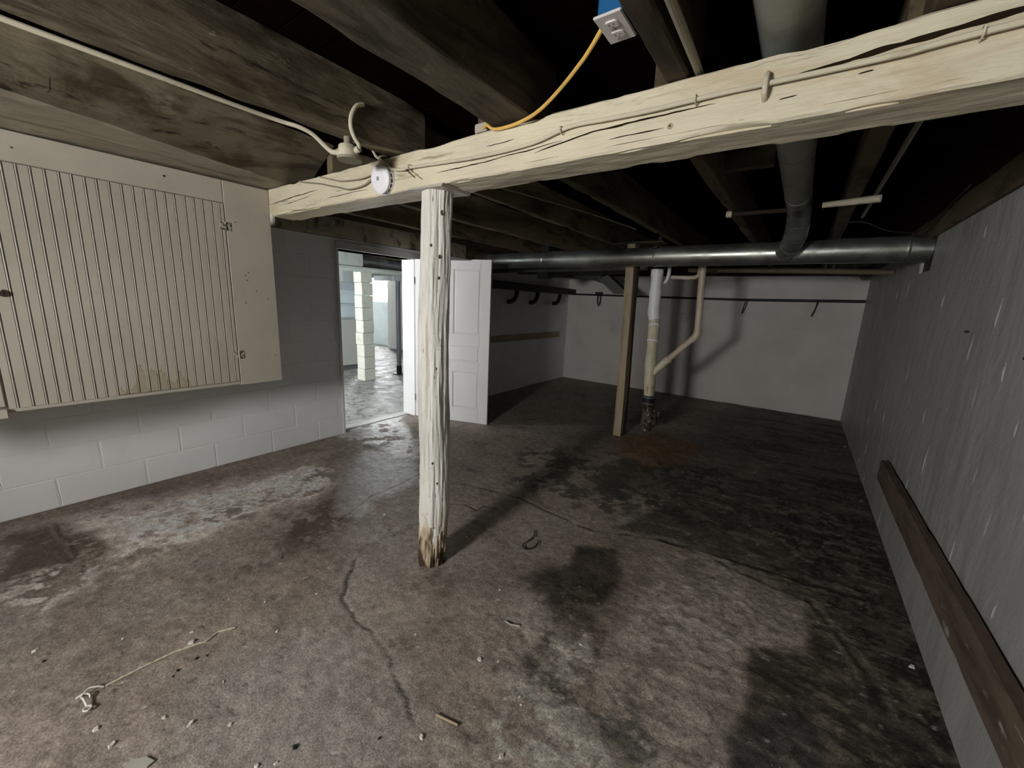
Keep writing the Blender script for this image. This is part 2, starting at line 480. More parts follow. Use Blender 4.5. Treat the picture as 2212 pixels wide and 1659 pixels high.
# ------------------------------------------------------------------ numpy noise for the floor
def vnoise(X, Y, seed):
    rs = np.random.RandomState(seed)
    G = rs.rand(256, 256)
    xi = np.floor(X).astype(int)
    yi = np.floor(Y).astype(int)
    fx = X - xi
    fy = Y - yi
    fx = fx * fx * (3 - 2 * fx)
    fy = fy * fy * (3 - 2 * fy)
    a = G[yi % 256, xi % 256]
    b = G[yi % 256, (xi + 1) % 256]
    c = G[(yi + 1) % 256, xi % 256]
    d = G[(yi + 1) % 256, (xi + 1) % 256]
    return (a * (1 - fx) + b * fx) * (1 - fy) + (c * (1 - fx) + d * fx) * fy


def fbm(X, Y, f, seed, o=5, g=0.55):
    t = 0
    a = 1
    n = 0
    for i in range(o):
        t = t + a * vnoise(X * f + 31.7 * i + 100, Y * f + 17.3 * i + 100, seed + i)
        n += a
        a *= g
        f *= 2.03
    return t / n


def polydist(X, Y, P):
    """signed distance, positive inside"""
    best = np.full(X.shape, 1e9)
    inside = np.zeros(X.shape, bool)
    n = len(P)
    for i in range(n):
        ax, ay = P[i]
        bx, by = P[(i + 1) % n]
        dx, dy = bx - ax, by - ay
        t = np.clip(((X - ax) * dx + (Y - ay) * dy) / (dx * dx + dy * dy + 1e-9), 0, 1)
        best = np.minimum(best, np.hypot(X - ax - t * dx, Y - ay - t * dy))
        c = ((ay > Y) != (by > Y)) & (X < (bx - ax) * (Y - ay) / (by - ay + 1e-12) + ax)
        inside ^= c
    return np.where(inside, best, -best)


def linedist(X, Y, P):
    best = np.full(X.shape, 1e9)
    for (ax, ay), (bx, by) in zip(P[:-1], P[1:]):
        dx, dy = bx - ax, by - ay
        t = np.clip(((X - ax) * dx + (Y - ay) * dy) / (dx * dx + dy * dy + 1e-9), 0, 1)
        best = np.minimum(best, np.hypot(X - ax - t * dx, Y - ay - t * dy))
    return best


def sstep(a, lo, hi):
    t = np.clip((a - lo) / (hi - lo), 0, 1)
    return t * t * (3 - 2 * t)


# ------------------------------------------------------------------ FLOOR (main room)
XS = np.arange(-4.12, 0.70, 0.011)
YS = np.concatenate([np.arange(-2.3, -0.1, 0.05), np.arange(-0.1, 2.7, 0.010), np.arange(2.7, 4.2, 0.018), np.arange(4.2, 7.46, 0.035)])
X, Y = np.meshgrid(XS, YS)
wx = (fbm(X, Y, 3.5, 1) - 0.5) * 0.26 + (fbm(X, Y, 14, 2) - 0.5) * 0.08
wy = (fbm(X, Y, 3.5, 11) - 0.5) * 0.26 + (fbm(X, Y, 14, 12) - 0.5) * 0.08
XW, YW = X + wx, Y + wy
n1 = fbm(X, Y, 1.7, 21, 6)
n2 = fbm(X, Y, 7, 31, 6, 0.62)
n3 = fbm(X, Y, 26, 41, 5, 0.65)
C = np.zeros(X.shape + (3,))
C[:] = (0.205, 0.170, 0.140)
C *= (0.62 + 0.76 * n1)[..., None]
gl = np.full(X.shape, 0.18)


def lay(mask, col):
    global C
    C = C * (1 - mask[..., None]) + np.array(col) * mask[..., None]


def patch(P, col, am=1.0, soft=0.10, brk=0.0, gloss=None, sharp=False):
    global gl
    x, y = (X + wx * 0.25, Y + wy * 0.25) if sharp else (XW, YW)
    d = polydist(x, y, P)
    mk = sstep(d, -soft, soft)
    if brk:
        mk = mk * sstep(n2 + 0.45 * (n3 - 0.5), brk - 0.035, brk + 0.035)
    mk = mk * am
    lay(mk, col)
    if gloss is not None:
        gl = gl * (1 - mk) + gloss * mk
    return mk


# grey sealed area at the front, left of centre
patch([(-1.44, 0.2), (-1.75, 0.32), (-1.73, 0.6), (-1.53, 0.93), (-1.05, 0.86), (-0.8, 0.69), (-.7, -.1), (-1.4, -.1)], (0.215, 0.205, 0.188), 0.55, 0.16)
# brown band along the block wall
patch([(-4.2, 0.01), (-4.2, 0.88), (-4.2, 2.37), (-3.56, 2.24), (-3.57, 1.52), (-3.59, 0.87), (-3.78, 0.27), (-3.76, 0.0)], (0.150, 0.112, 0.088), 0.85, 0.07)
patch([(-4.2, -2.3), (-4.2, 0.02), (-3.7, 0.05), (-2.9, -.05), (-2.6, -.3), (-2.6, -2.3)], (0.10, 0.085, 0.07), 0.6, 0.2)
# pale efflorescence strip
patch([(-3.7, 0.30), (-3.63, 0.93), (-3.51, 1.53), (-2.85, 1.66), (-2.74, 1.02), (-2.76, 0.67), (-2.69, 0.36), (-2.92, 0.3), (-3.25, 0.3)], (0.38, 0.33, 0.285), 0.8, 0.08, 0.34)
patch([(-3.55, 0.34), (-3.45, 1.0), (-3.38, 1.75), (-2.95, 1.80), (-2.84, 1.02), (-2.8, 0.67), (-2.8, 0.38), (-3.0, 0.33)], (0.62, 0.56, 0.50), 0.95, 0.07, 0.43)
patch([(-3.3, 0.6), (-3.1, 1.3), (-2.9, 1.4), (-2.85, 0.8)], (0.15, 0.12, 0.10), 0.8, 0.1, 0.58)
# rusty dark corner at left
patch([(-3.76, 0.0), (-3.67, 0.22), (-3.2, 0.36), (-2.85, 0.28), (-2.81, 0.06), (-2.9, -0.04)], (0.075, 0.052, 0.036), 0.85, 0.08, 0.42)
patch([(-2.95, -0.04), (-3.04, 0.1), (-3.02, 0.29), (-2.81, 0.31), (-2.7, 0.08), (-2.69, -0.05)], (0.50, 0.47, 0.42), 0.9, 0.07, 0.49)
# smooth grey track towards the doorway
patch([(-2.45, 1.38), (-2.93, 1.77), (-3.33, 2.19), (-2.82, 2.48), (-2.4, 2.11), (-2.38, 1.71), (-2.25, 1.39)], (0.27, 0.265, 0.245), 0.9, 0.06, gloss=0.75)
patch([(-1.66, .95), (-2.3, 1.35), (-2.25, 1.75), (-1.95, 1.6), (-1.75, 1.2)], (0.25, 0.225, 0.195), 0.75, 0.08, 0.40)
patch([(-3.95, 2.31), (-4.2, 2.71), (-4.2, 3.3), (-3.13, 2.82), (-2.82, 2.48), (-2.95, 2.28), (-3.37, 2.32)], (0.46, 0.455, 0.43), 0.9, 0.06, 0.44, gloss=0.95)  # flaked pale paint, with the doorway light's bright splash painted in
patch([(-3.5, 2.3), (-3.3, 2.45), (-2.9, 2.3), (-3.0, 2.15)], (0.07, 0.062, 0.052), 0.8, 0.06, 0.44)
# rusty stain beside the track
patch([(-2.74, 1.14), (-2.67, 1.51), (-2.41, 1.42), (-2.13, 1.13), (-2.22, 0.97), (-2.53, 1.02)], (0.070, 0.047, 0.030), 0.8, 0.09, 0.45)
# damp dark stains right of the post
patch([(-1.01, 1.76), (-0.89, 2.05), (-0.63, 1.99), (-0.55, 1.68), (-0.50, 1.55), (-0.74, 1.46), (-0.94, 1.52)], (0.070, 0.056, 0.043), 0.8, 0.09)
patch([(-0.96, 2.13), (-0.74, 2.26), (-0.62, 2.06), (-0.60, 1.9), (-0.62, 1.76), (-0.74, 1.66), (-0.84, 1.79)], (0.028, 0.022, 0.015), 0.9, 0.035, sharp=True, gloss=0.5)
patch([(-0.98, 1.74), (-0.90, 1.92), (-0.8, 1.8), (-0.74, 1.6), (-.9, 1.6)], (0.030, 0.024, 0.017), 0.75, 0.06)
# dark ground towards the right wall and far corner
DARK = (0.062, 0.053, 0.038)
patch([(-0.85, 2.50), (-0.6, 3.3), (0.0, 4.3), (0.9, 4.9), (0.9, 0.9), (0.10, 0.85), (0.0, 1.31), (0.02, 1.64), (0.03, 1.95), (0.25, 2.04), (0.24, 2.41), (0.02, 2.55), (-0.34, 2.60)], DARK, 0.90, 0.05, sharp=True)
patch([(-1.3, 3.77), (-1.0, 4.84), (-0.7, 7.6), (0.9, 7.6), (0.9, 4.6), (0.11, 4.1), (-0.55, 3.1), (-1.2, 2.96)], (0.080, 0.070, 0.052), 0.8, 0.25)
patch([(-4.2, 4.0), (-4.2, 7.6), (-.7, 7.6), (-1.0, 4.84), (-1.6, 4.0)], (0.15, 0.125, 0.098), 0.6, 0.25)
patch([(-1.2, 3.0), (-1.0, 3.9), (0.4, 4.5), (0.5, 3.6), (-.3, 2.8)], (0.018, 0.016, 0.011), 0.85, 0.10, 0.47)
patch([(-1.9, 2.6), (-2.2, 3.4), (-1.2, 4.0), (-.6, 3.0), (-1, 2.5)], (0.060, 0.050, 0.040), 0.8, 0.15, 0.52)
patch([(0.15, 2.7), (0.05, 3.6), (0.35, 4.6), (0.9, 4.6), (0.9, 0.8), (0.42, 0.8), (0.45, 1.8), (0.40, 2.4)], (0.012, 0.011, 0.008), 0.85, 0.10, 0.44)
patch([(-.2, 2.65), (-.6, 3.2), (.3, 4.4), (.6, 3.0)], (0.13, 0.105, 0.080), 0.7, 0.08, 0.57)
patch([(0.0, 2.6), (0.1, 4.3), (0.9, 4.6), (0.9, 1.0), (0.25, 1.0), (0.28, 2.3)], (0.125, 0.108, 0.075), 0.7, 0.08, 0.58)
patch([(-1.52, 4.4), (-1.27, 4.99), (-0.7, 4.83), (-0.66, 4.16), (-0.99, 3.72), (-1.4, 3.83)], (0.150, 0.072, 0.022), 0.8, 0.12)
# rough pale patch in the foreground right
patch([(-0.52, 2.38), (-0.31, 2.58), (0.02, 2.52), (0.23, 2.41), (0.24, 2.04), (0.03, 1.95), (0.03, 1.64), (0.02, 1.31), (0.0, 0.9), (-0.25, 0.85), (-0.38, 1.2), (-0.5, 1.36), (-0.5, 1.6), (-0.45, 1.99)],
      (0.270, 0.232, 0.195), 0.9, 0.025, sharp=True)
patch([(-0.3, 2.3), (0.1, 2.3), (0.15, 2.1), (-0.1, 1.7), (-.4, 1.6)], (0.36, 0.32, 0.275), 0.75, 0.10, 0.49)
patch([(-0.61, 0.5), (-0.73, 0.93), (-0.70, 1.13), (-0.62, 1.41), (-0.46, 1.34), (-0.30, 1.23), (-0.1, 1.1), (-.1, .5)], (0.33, 0.325, 0.28), 0.62, 0.09, 0.44)
patch([(-0.74, 1.21), (-0.72, 1.6), (-0.51, 1.5), (-0.49, 1.36), (-0.37, 1.19), (-0.51, 1.07)], (0.060, 0.050, 0.040), 0.8, 0.05, 0.49)
patch([(-0.66, 1.25), (-0.66, 1.55), (-0.56, 1.5), (-0.5, 1.2)], (0.40, 0.365, 0.31), 0.8, 0.04, 0.53)
patch([(0.10, 1.56), (0.22, 1.74), (0.30, 1.61), (0.26, 1.40), (0.06, 1.30), (-.02, 1.42)], (0.050, 0.050, 0.046), 0.85, 0.03, sharp=True)
patch([(-.45, 1.22), (-.30, 1.36), (-.2, 1.18), (-.33, 1.05)], (0.06, 0.055, 0.05), 0.7, 0.03, 0.45)
patch([(-1.1, 1.3), (-.95, 1.6), (-.7, 1.5), (-.75, 1.25), (-.95, 1.15)], (0.34, 0.305, 0.26), 0.6, 0.08, 0.47)
rough_f = np.clip(sstep(polydist(X, Y, [(-0.9, .5), (-.8, 1.7), (-.5, 1.6), (-.45, 2.7), (.6, 2.9), (.65, 1.6), (.1, .5)]), -.15, .15), 0, 1)
# overall mottling and grime streaks
lay(sstep(n2, 0.56, 0.70) * 0.35, (0.075, 0.060, 0.048))
n4 = fbm(X, Y, 2.6, 141, 7, 0.68)
lay(sstep(n4, 0.56, 0.68) * 0.22 * sstep(C[..., 0], 0.08, 0.16), (0.30, 0.275, 0.24))
lay(sstep(1 - n4, 0.56, 0.68) * 0.32, (0.115, 0.090, 0.068))
lay(sstep(n3, 0.62, 0.74) * 0.25 * sstep(C[..., 0], 0.05, 0.12), (0.27, 0.24, 0.21))
streak = fbm(X * 0.8, Y * 2.6, 3.0, 71, 6, 0.6)
lay(sstep(streak, 0.54, 0.64) * 0.6 * sstep(X + (Y - 2.6) * .15, -0.5, 0.2) * sstep(C[..., 0], 0.25, 0.12), (0.014, 0.012, 0.008))
darkz = sstep(C[..., 0], 0.2, 0.1) * sstep(X, -1.2, -0.3)
lay(sstep(fbm(X * 1.1, Y * 3.2, 6.0, 171, 5, 0.65), 0.57, 0.66) * 0.5 * darkz, (0.17, 0.145, 0.11))
lay(sstep(vnoise(X * 60, Y * 60, 301), 0.93, 0.99) * 0.7 * sstep(n3, .45, .6), (0.5, 0.48, 0.43))
rough_m = np.clip(sstep(polydist(X, Y, [(-0.8, .6), (-.75, 1.6), (-.5, 1.6), (-.45, 2.6), (.5, 2.9), (.6, 1.6), (.0, .6)]), -.1, .1), 0, 1)
Z = (n1 - 0.5) * 0.010 + (n2 - 0.5) * 0.008 + (n3 - 0.5) * (0.0035 + 0.006 * rough_m)
CR = [([(-1.91, 1.21), (-1.77, 1.05), (-1.68, 0.97), (-1.54, 0.94), (-1.4, 0.93), (-1.18, 0.89), (-1.12, 0.85), (-0.99, 0.81), (-0.92, 0.78)], 0.007, 0.8),
      ([(-1.99, 1.99), (-1.85, 2.06), (-1.73, 2.04), (-1.73, 2.12), (-1.63, 2.16)], 0.008, 0.9),
      ([(-2.09, 2.31), (-1.6, 2.42), (-0.98, 2.37), (-0.54, 2.56), (-0.34, 2.56), (-0.02, 2.51), (0.26, 2.47)], 0.012, 0.7),
      ([(-2.36, 1.34), (-2.46, 1.68), (-2.5, 2.2)], 0.008, 0.5), ([(-2.5, 2.2), (-2.59, 2.85), (-2.55, 3.26)], 0.008, 0.5),
      ([(-4.09, 2.36), (-4.09, 3.34)], 0.012, 0.9), ([(-1.66, 0.95), (-1.98, 1.28), (-1.91, 1.68)], 0.006, 0.6),
      ([(-0.54, 2.56), (0.04, 2.63), (0.53, 2.69)], 0.016, 0.8), ([(-3.67, 0.22), (-3.27, 0.23), (-2.86, 0.24)], 0.008, 0.5),
      ([(.26, 2.47), (.45, 2.1), (.5, 1.5)], 0.012, 0.6)]
xw, yw = X + wx * 0.25, Y + wy * 0.25
for P, hw, am in CR:
    d = linedist(xw, yw, P)
    thin = sstep(n2, 0.38, 0.55)
    mk = (1 - sstep(d, hw * 0.4, hw * 1.4)) * am * (0.35 + 0.65 * thin)
    lay(mk, (0.018, 0.014, 0.010))
    hi = (1 - sstep(np.abs(d - hw * 3), 0, hw * 1.5)) * 0.30 * thin
    lay(hi, (0.22, 0.20, 0.17))
    Z = Z - mk * 0.006
n5 = fbm(X * 1.0 + wx * 2, Y * 1.9, 24.0, 211, 4, 0.6)
C *= (1 + (n5 - 0.5) * (0.5 + 0.9 * rough_f))[..., None]
lum = C.mean(-1)
C = np.clip(C * (1 + 0.30 * sstep(lum, 0.05, 0.15))[..., None], 0, 0.66)
# tiny pits 
pits = fbm(X, Y, 40, 91, 2, 0.5)
lay(sstep(pits, 0.80, 0.86) * 0.6, (0.03, 0.025, 0.02))
ny, nx = X.shape
me = bpy.data.meshes.new('floor')
vs = np.stack([X, Y, Z], -1).reshape(-1, 3).astype(np.float32)
idx = np.arange(ny * nx).reshape(ny, nx)
fs = np.stack([idx[:-1, :-1], idx[:-1, 1:], idx[1:, 1:], idx[1:, :-1]], -1).reshape(-1, 4)
me.vertices.add(len(vs))
me.vertices.foreach_set('co', vs.ravel())
me.loops.add(fs.size)
me.loops.foreach_set('vertex_index', fs.ravel().astype(np.int32))
me.polygons.add(len(fs))
me.polygons.foreach_set('loop_start', (np.arange(len(fs)) * 4).astype(np.int32))
me.polygons.foreach_set('loop_total', np.full(len(fs), 4, np.int32))
me.polygons.foreach_set('use_smooth', np.ones(len(fs), bool))
me.update(calc_edges=True)
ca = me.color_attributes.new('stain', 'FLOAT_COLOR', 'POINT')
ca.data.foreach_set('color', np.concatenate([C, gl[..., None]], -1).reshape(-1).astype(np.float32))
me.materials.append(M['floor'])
fo = bpy.data.objects.new('floor', me)
COL.objects.link(fo)
tag(fo, 'stained brown and grey concrete floor of the basement room', kind='structure')


def floor_z(x, y):
    i = int(np.clip(np.searchsorted(YS, y), 0, ny - 1))
    j = int(np.clip(np.searchsorted(XS, x), 0, nx - 1))
    return float(Z[i, j])


# far room floor, gently uneven
mb = MB()
gx = np.arange(-11.9, -4.09, 0.12)
gy = np.arange(0.7, 8.1, 0.12)
vv = [(float(x), float(y), 0.012 * noise.noise(Vector((x * 3, y * 3, 0)))) for y in gy for x in gx]
k = len(gx)
mb.add(vv, [(i * k + j, i * k + j + 1, (i + 1) * k + j + 1, (i + 1) * k + j) for i in range(len(gy) - 1) for j in range(k - 1)])
mb.build('floor', 'floor_far', smooth=True, label='pale worn concrete floor of the room beyond the doorway', kind='structure')


# ------------------------------------------------------------------ BLOCK WALLS
def block_mesh(w_, h_, seed, proud):
    """one painted block face with soft edges; local: u along, z up, outward = +n ; 2 cm thick"""
    rs = random.Random(seed)
    b = 0.007
    vs = []
    ring = [(0, 0), (w_, 0), (w_, h_), (0, h_)]
    inn = [(b, b), (w_ - b, b), (w_ - b, h_ - b), (b, h_ - b)]
    vs += [(a, c, -0.012) for a, c in ring] + [(a, c, 0.0) for a, c in ring]
    vs += [(a + rs.uniform(-.002, .002), c + rs.uniform(-.002, .002), proud * (1 + rs.uniform(-.25, .3))) for a, c in inn]
    fs = [(i, (i + 1) % 4, 4 + (i + 1) % 4, 4 + i) for i in range(4)] + [(4 + i, 4 + (i + 1) % 4, 8 + (i + 1) % 4, 8 + i) for i in range(4)] + [(8, 9, 10, 11)]
    return vs, fs


def block_wall(parent, place, u0, u1, z1, off, material, holes=(), gap_u=0.005, gap_z=0.0008, pitch=0.455, course=0.2075, proud=0.0024, ridge_p=0.0, ridge_name='mortar_drip'):
    """place(u,z,n)->world xyz ; holes list of (u0,u1,z0,z1)"""
    cache = {}
    ridges = []
    c = 0
    z = 0.0
    origin = wloc(parent)
    while z < z1 - 0.01:
        zt = min(z + course, z1)
        u = u0 - ((u0 - off - (pitch / 2 if c % 2 else 0)) % pitch)
        while u < u1:
            a, b_ = max(u, u0), min(u + pitch, u1)
            rects = [(a, b_, z, zt)]
            for h in holes:
                nr = []
                for r in rects:
                    if r[1] <= h[0] + .005 or r[0] >= h[1] - .005 or r[3] <= h[2] + .005 or r[2] >= h[3] - .005:
                        nr.append(r)
                        continue
                    if r[0] < h[0]: nr.append((r[0], h[0], r[2], r[3]))
                    if r[1] > h[1]: nr.append((h[1], r[1], r[2], r[3]))
                    m0, m1 = max(r[0], h[0]), min(r[1], h[1])
                    if r[2] < h[2]: nr.append((m0, m1, r[2], h[2]))
                    if r[3] > h[3]: nr.append((m0, m1, h[3], r[3]))
                rects = nr
            for r in rects:
                w_, h_ = r[1] - r[0] - gap_u, r[3] - r[2] - gap_z
                if w_ < 0.03 or h_ < 0.02:
                    continue
                key = (round(w_, 3), round(h_, 3), random.randint(0, 3))
                if key not in cache:
                    vs, fs = block_mesh(w_, h_, hash(key) % 1000, proud)
                    o0 = Vector(place(0, 0, 0))
                    me = bpy.data.meshes.new('block')
                    me.from_pydata([tuple(Vector(place(a_, c_, n_)) - o0) for a_, c_, n_ in vs], [], fs)
                    me.materials.append(M[material])
                    bm = bmesh.new()
                    bm.from_mesh(me)
                    bmesh.ops.recalc_face_normals(bm, faces=bm.faces[:])
                    bm.to_mesh(me)
                    bm.free()
                    cache[key] = me
                o = bpy.data.objects.new('block', cache[key])
                COL.objects.link(o)
                o.parent = parent
                o.location = Vector(place(r[0] + gap_u / 2, r[2] + gap_z / 2, random.uniform(0, proud * .4))) - origin
                if ridge_p and r[2] < 2.0 and random.random() < ridge_p:
                    ridges.append((r[0], r[2], r[3]))
            u += pitch
        z += course
        c += 1
    if ridges:
        mb = MB()
        for (u_, za, zb) in ridges:
            ln = random.uniform(0.05, 0.17)
            zc = random.uniform(za, max(za + .001, zb - ln))
            wd = random.uniform(0.002, 0.006)
            sk = random.uniform(-0.012, 0.012)
            hh = random.uniform(0.0012, 0.0042)
            k = 7
            vs, fs = [], []
            for i in range(k + 1):
                t = i / k
                q = math.sin(math.pi * min(1, t * 1.15 + .02)) ** 0.6 if t < .86 else 0.25
                x_ = u_ + sk * t + random.uniform(-.0015, .0015)
                zz_ = zc + ln * t
                vs += [place(x_ - wd * q, zz_, 0.0005), place(x_, zz_, 0.001 + hh * q), place(x_ + wd * q, zz_, 0.0005)]
            for i in range(k):
                for j in range(2):
                    fs.append((3 * i + j, 3 * i + j + 1, 3 * i + j + 4, 3 * i + j + 3))
            mb.add(vs, fs)
        mb.build(ridge_name, material, parent, smooth=True, kind='stuff')


def wall_boxes(name, boxes, material, label):
    mb = MB()
    for b in boxes:
        mb.box(*b)
    return mb.build(name, material, label=label, kind='structure')


# left wall: backing recessed 3 mm behind the block faces; doorway y 2.37-3.39
DY0, DY1, DZ = 2.372, 3.392, 1.955
wl = wall_boxes('wall_left', [(-4.13, -3.922, -2.1, DY0, 0, 2.06), (-4.13, -3.922, DY1, 7.45, 0, 2.06), (-4.13, -3.922, DY0, DY1, DZ, 2.06)],
                'wall_white', 'white painted concrete block wall with the open doorway')
block_wall(wl, lambda u, z, n: (-3.922 + n, u, z), -0.7, 7.44, 2.06, 0.275, 'wall_white', holes=[(DY0, DY1, 0, 3)], ridge_p=0.7)
# right wall with a broken pocket round the duct
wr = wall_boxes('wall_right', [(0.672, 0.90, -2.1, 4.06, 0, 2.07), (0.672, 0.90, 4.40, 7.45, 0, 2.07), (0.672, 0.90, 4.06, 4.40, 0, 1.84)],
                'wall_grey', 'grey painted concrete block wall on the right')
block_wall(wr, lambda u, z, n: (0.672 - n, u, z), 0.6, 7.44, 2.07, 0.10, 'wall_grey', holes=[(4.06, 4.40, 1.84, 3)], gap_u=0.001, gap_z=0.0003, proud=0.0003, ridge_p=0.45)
MB().box(0.69, 0.90, 4.05, 4.41, 1.83, 2.075).build('pocket_shade', 'black', label='black box painted as the shade in the wall pocket behind the duct end', kind='structure')  # black fill stands in for the shade inside the pocket
# back wall
mb = MB()
nxx, nzz = 60, 26
vs = []
for j in range(nzz + 1):
    for i in range(nxx + 1):
        x = -3.92 + 4.6 * i / nxx
        z = 2.05 * j / nzz
        vs.append((x, 7.40 + 0.006 * noise.noise(Vector((x * 2.2, z * 5, 3))) + 0.004 * noise.noise(Vector((x * 6, z * 6, 9))), z))
k = nxx + 1
mb.add(vs, [(j * k + i, j * k + i + 1, (j + 1) * k + i + 1, (j + 1) * k + i) for j in range(nzz) for i in range(nxx)])
mb.box(-3.92, 0.68, 7.41, 7.60, 0, 2.05)
mb.build('wall_back', 'wall_back', smooth=True, label='smooth off-white plastered end wall', kind='structure')
# wall behind the camera with two window openings
WX0, WX1, WZ0, WZ1 = -1.55, -0.98, 1.38, 1.93
wall_boxes('wall_front', [(-4.13, WX0, -2.3, -2.1, 0, 2.42), (WX1, 0.90, -2.3, -2.1, 0, 2.42), (WX0, WX1, -2.3, -2.1, 0, WZ0), (WX0, WX1, -2.3, -2.1, WZ1, 2.42)],
           'wall_white', 'block wall behind the camera')


def window(name, x0, x1, y, z0, z1, glass, facing, axis='y', label=''):
    """frame and one bright pane; set in a wall lying across `axis`"""
    t = thing(name, ((x0 + x1) / 2, y, z0) if axis == 'y' else (y, (x0 + x1) / 2, z0), label, kind='structure')
    fr = MB()
    f = 0.035

    def bx(m_, a0, a1, c0, c1, d0, d1):
        if axis == 'y':
            m_.box(a0, a1, min(c0, c1), max(c0, c1), d0, d1)
        else:
            m_.box(min(c0, c1), max(c0, c1), a0, a1, d0, d1)
    e = y + facing * 0.04
    bx(fr, x0, x0 + f, y, e, z0, z1)
    bx(fr, x1 - f, x1, y, e, z0, z1)
    bx(fr, x0 + f, x1 - f, y, e, z0, z0 + f)
    bx(fr, x0 + f, x1 - f, y, e, z1 - f, z1)
    fr.build('window_frame', 'trim_paint', t)
    pn = MB()
    bx(pn, x0 + f, x1 - f, y + facing * 0.010, y + facing * 0.016, z0 + f, z1 - f)
    pn.build('window_pane', glass, t)
    return t


window('window_1', WX0, WX1, -2.22, WZ0, WZ1, 'glass_bright', 1, label='small daylit basement window behind the camera')

# far room shell
FY = 7.92
wall_boxes('wall_far', [(-11.9, -11.24, FY, FY + .2, 0, 2.42), (-10.37, -4.13, FY, FY + .2, 0, 2.42), (-11.24, -10.37, FY, FY + .2, 0, 1.34), (-11.24, -10.37, FY, FY + .2, 2.0, 2.42)],
           'wall_pale', 'pale end wall of the far room below its window')
window('window_2', -11.24, -10.37, FY + 0.12, 1.34, 2.0, 'glass_far', -1, label='bright window at the end of the far room')
wall_boxes('wall_west', [(-12.1, -11.9, 0.6, FY + .2, 0, 2.42)], 'wall_pale', 'pale side wall of the far room')
wall_boxes('wall_south', [(-11.9, -6.6, 0.6, 0.8, 0, 2.42), (-4.6, -4.13, 0.6, 0.8, 0, 2.42), (-6.6, -4.6, 0.6, 0.8, 0, 1.3), (-6.6, -4.6, 0.6, 0.8, 2.0, 2.42)],
           'wall_pale', 'near wall of the far room, out of view')
window('window_3', -6.6, -4.6, 0.68, 1.3, 2.0, 'glass_side', 1, label='unseen side window of the far room, widened for its light')  # unseen; stretched so its light reaches the near side of the flexible duct

# ------------------------------------------------------------------ CEILING: deck boards above the joists
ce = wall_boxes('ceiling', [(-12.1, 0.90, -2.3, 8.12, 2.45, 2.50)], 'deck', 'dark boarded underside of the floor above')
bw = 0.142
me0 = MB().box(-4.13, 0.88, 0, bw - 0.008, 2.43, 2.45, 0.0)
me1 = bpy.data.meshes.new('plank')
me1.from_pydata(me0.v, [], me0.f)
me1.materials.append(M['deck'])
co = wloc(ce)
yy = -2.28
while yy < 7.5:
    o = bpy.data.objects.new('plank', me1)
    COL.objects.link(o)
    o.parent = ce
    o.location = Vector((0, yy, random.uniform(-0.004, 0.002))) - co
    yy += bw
# rim above the walls
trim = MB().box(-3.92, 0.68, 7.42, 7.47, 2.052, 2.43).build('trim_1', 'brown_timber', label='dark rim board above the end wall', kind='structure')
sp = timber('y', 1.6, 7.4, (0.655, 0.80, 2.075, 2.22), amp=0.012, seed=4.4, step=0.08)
sp.build('trim_2', 'plain_timber', smooth=True, label='rough wooden sill plate on top of the grey right wall', kind='structure')
timber('y', -2.0, 1.55, (0.655, 0.80, 2.075, 2.22), amp=0.012, seed=6.4, step=0.1).build('trim_3', 'plain_timber', smooth=True, label='rough wooden sill plate near the camera', kind='structure')
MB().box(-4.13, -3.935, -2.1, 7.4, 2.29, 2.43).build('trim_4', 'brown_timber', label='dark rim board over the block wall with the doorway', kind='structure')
# lintel timber over the doorway
lt = timber('y', 1.80, 4.30, (-4.12, -3.90, 2.065, 2.285), amp=0.010, seed=8.8, step=0.05)
lt.build('lintel_timber', 'lintel', smooth=True, label='thick stained timber lying above the doorway', cat='timber')
timber('y', 4.31, 7.38, (-4.12, -3.92, 2.065, 2.285), amp=0.008, seed=3.8, step=0.1).build('sill_timber', 'brown_timber', smooth=True,
       label='dark timber on the block wall beyond the doorway', cat='timber')

# door casing
t1 = MB().box(-4.13, -3.905, DY0 - 0.005, DY0 + 0.022, 0, DZ, 0.002).build('trim_5', 'door_paint', label='painted left jamb of the doorway', kind='structure')
t2 = MB().box(-4.13, -3.905, DY1 - 0.020, DY1 + 0.005, 0, DZ, 0.002).build('trim_6', 'door_paint', label='painted right jamb of the doorway', kind='structure')
MB().box(-4.13, -3.895, DY0 - 0.005, 3.56, DZ, 2.03, 0.003).build('trim_7', 'trim_paint', label='painted head board of the doorway', kind='structure')
MB().box(-4.15, -4.02, DY0, DY1, 0, 0.008).build('trim_8', 'trim_paint', label='worn threshold strip across the doorway', kind='structure')

# ------------------------------------------------------------------ DOOR leaf, open into the room
dr = thing('door_1', (-3.90, 3.405, 0.006), 'white painted five-panel door standing open behind the log post', kind='structure')
ang = math.atan2(3.726 - 3.41, -2.97 + 3.90)
DW, DH = 0.982, 1.953
dm = lambda mb: mb.xform(lambda v: Vector((-3.90 + v.x * math.cos(ang) - v.y * math.sin(ang), 3.405 + v.x * math.sin(ang) + v.y * math.cos(ang), v.z + 0.006)))
TH = 0.036
for (a, b_, c, d) in ((0.0, 0.125, 0, DH), (0.858, DW, 0, DH), (0.465, 0.515, 1.09, DH - 0.105), (0.465, 0.515, 0.175, 0.63)):
    dm(MB().box(a, b_, -TH, 0, c, d, 0.0025)).build('stile', 'door_paint', dr)
for (c, d) in ((0, 0.175), (0.63, 0.755), (0.95, 1.09)):
    dm(MB().box(0.126, 0.857, -TH, 0, c, d, 0.0025)).build('rail', 'door_paint', dr)
# top rail with the worn notch
tr = MB().prism([(0.126, DH - 0.105), (0.857, DH - 0.105), (0.857, DH), (0.75, DH), (0.72, DH - 0.012), (0.126, DH - 0.010)], -TH, 0, 'y')
dm(tr).build('rail', 'door_paint', dr)


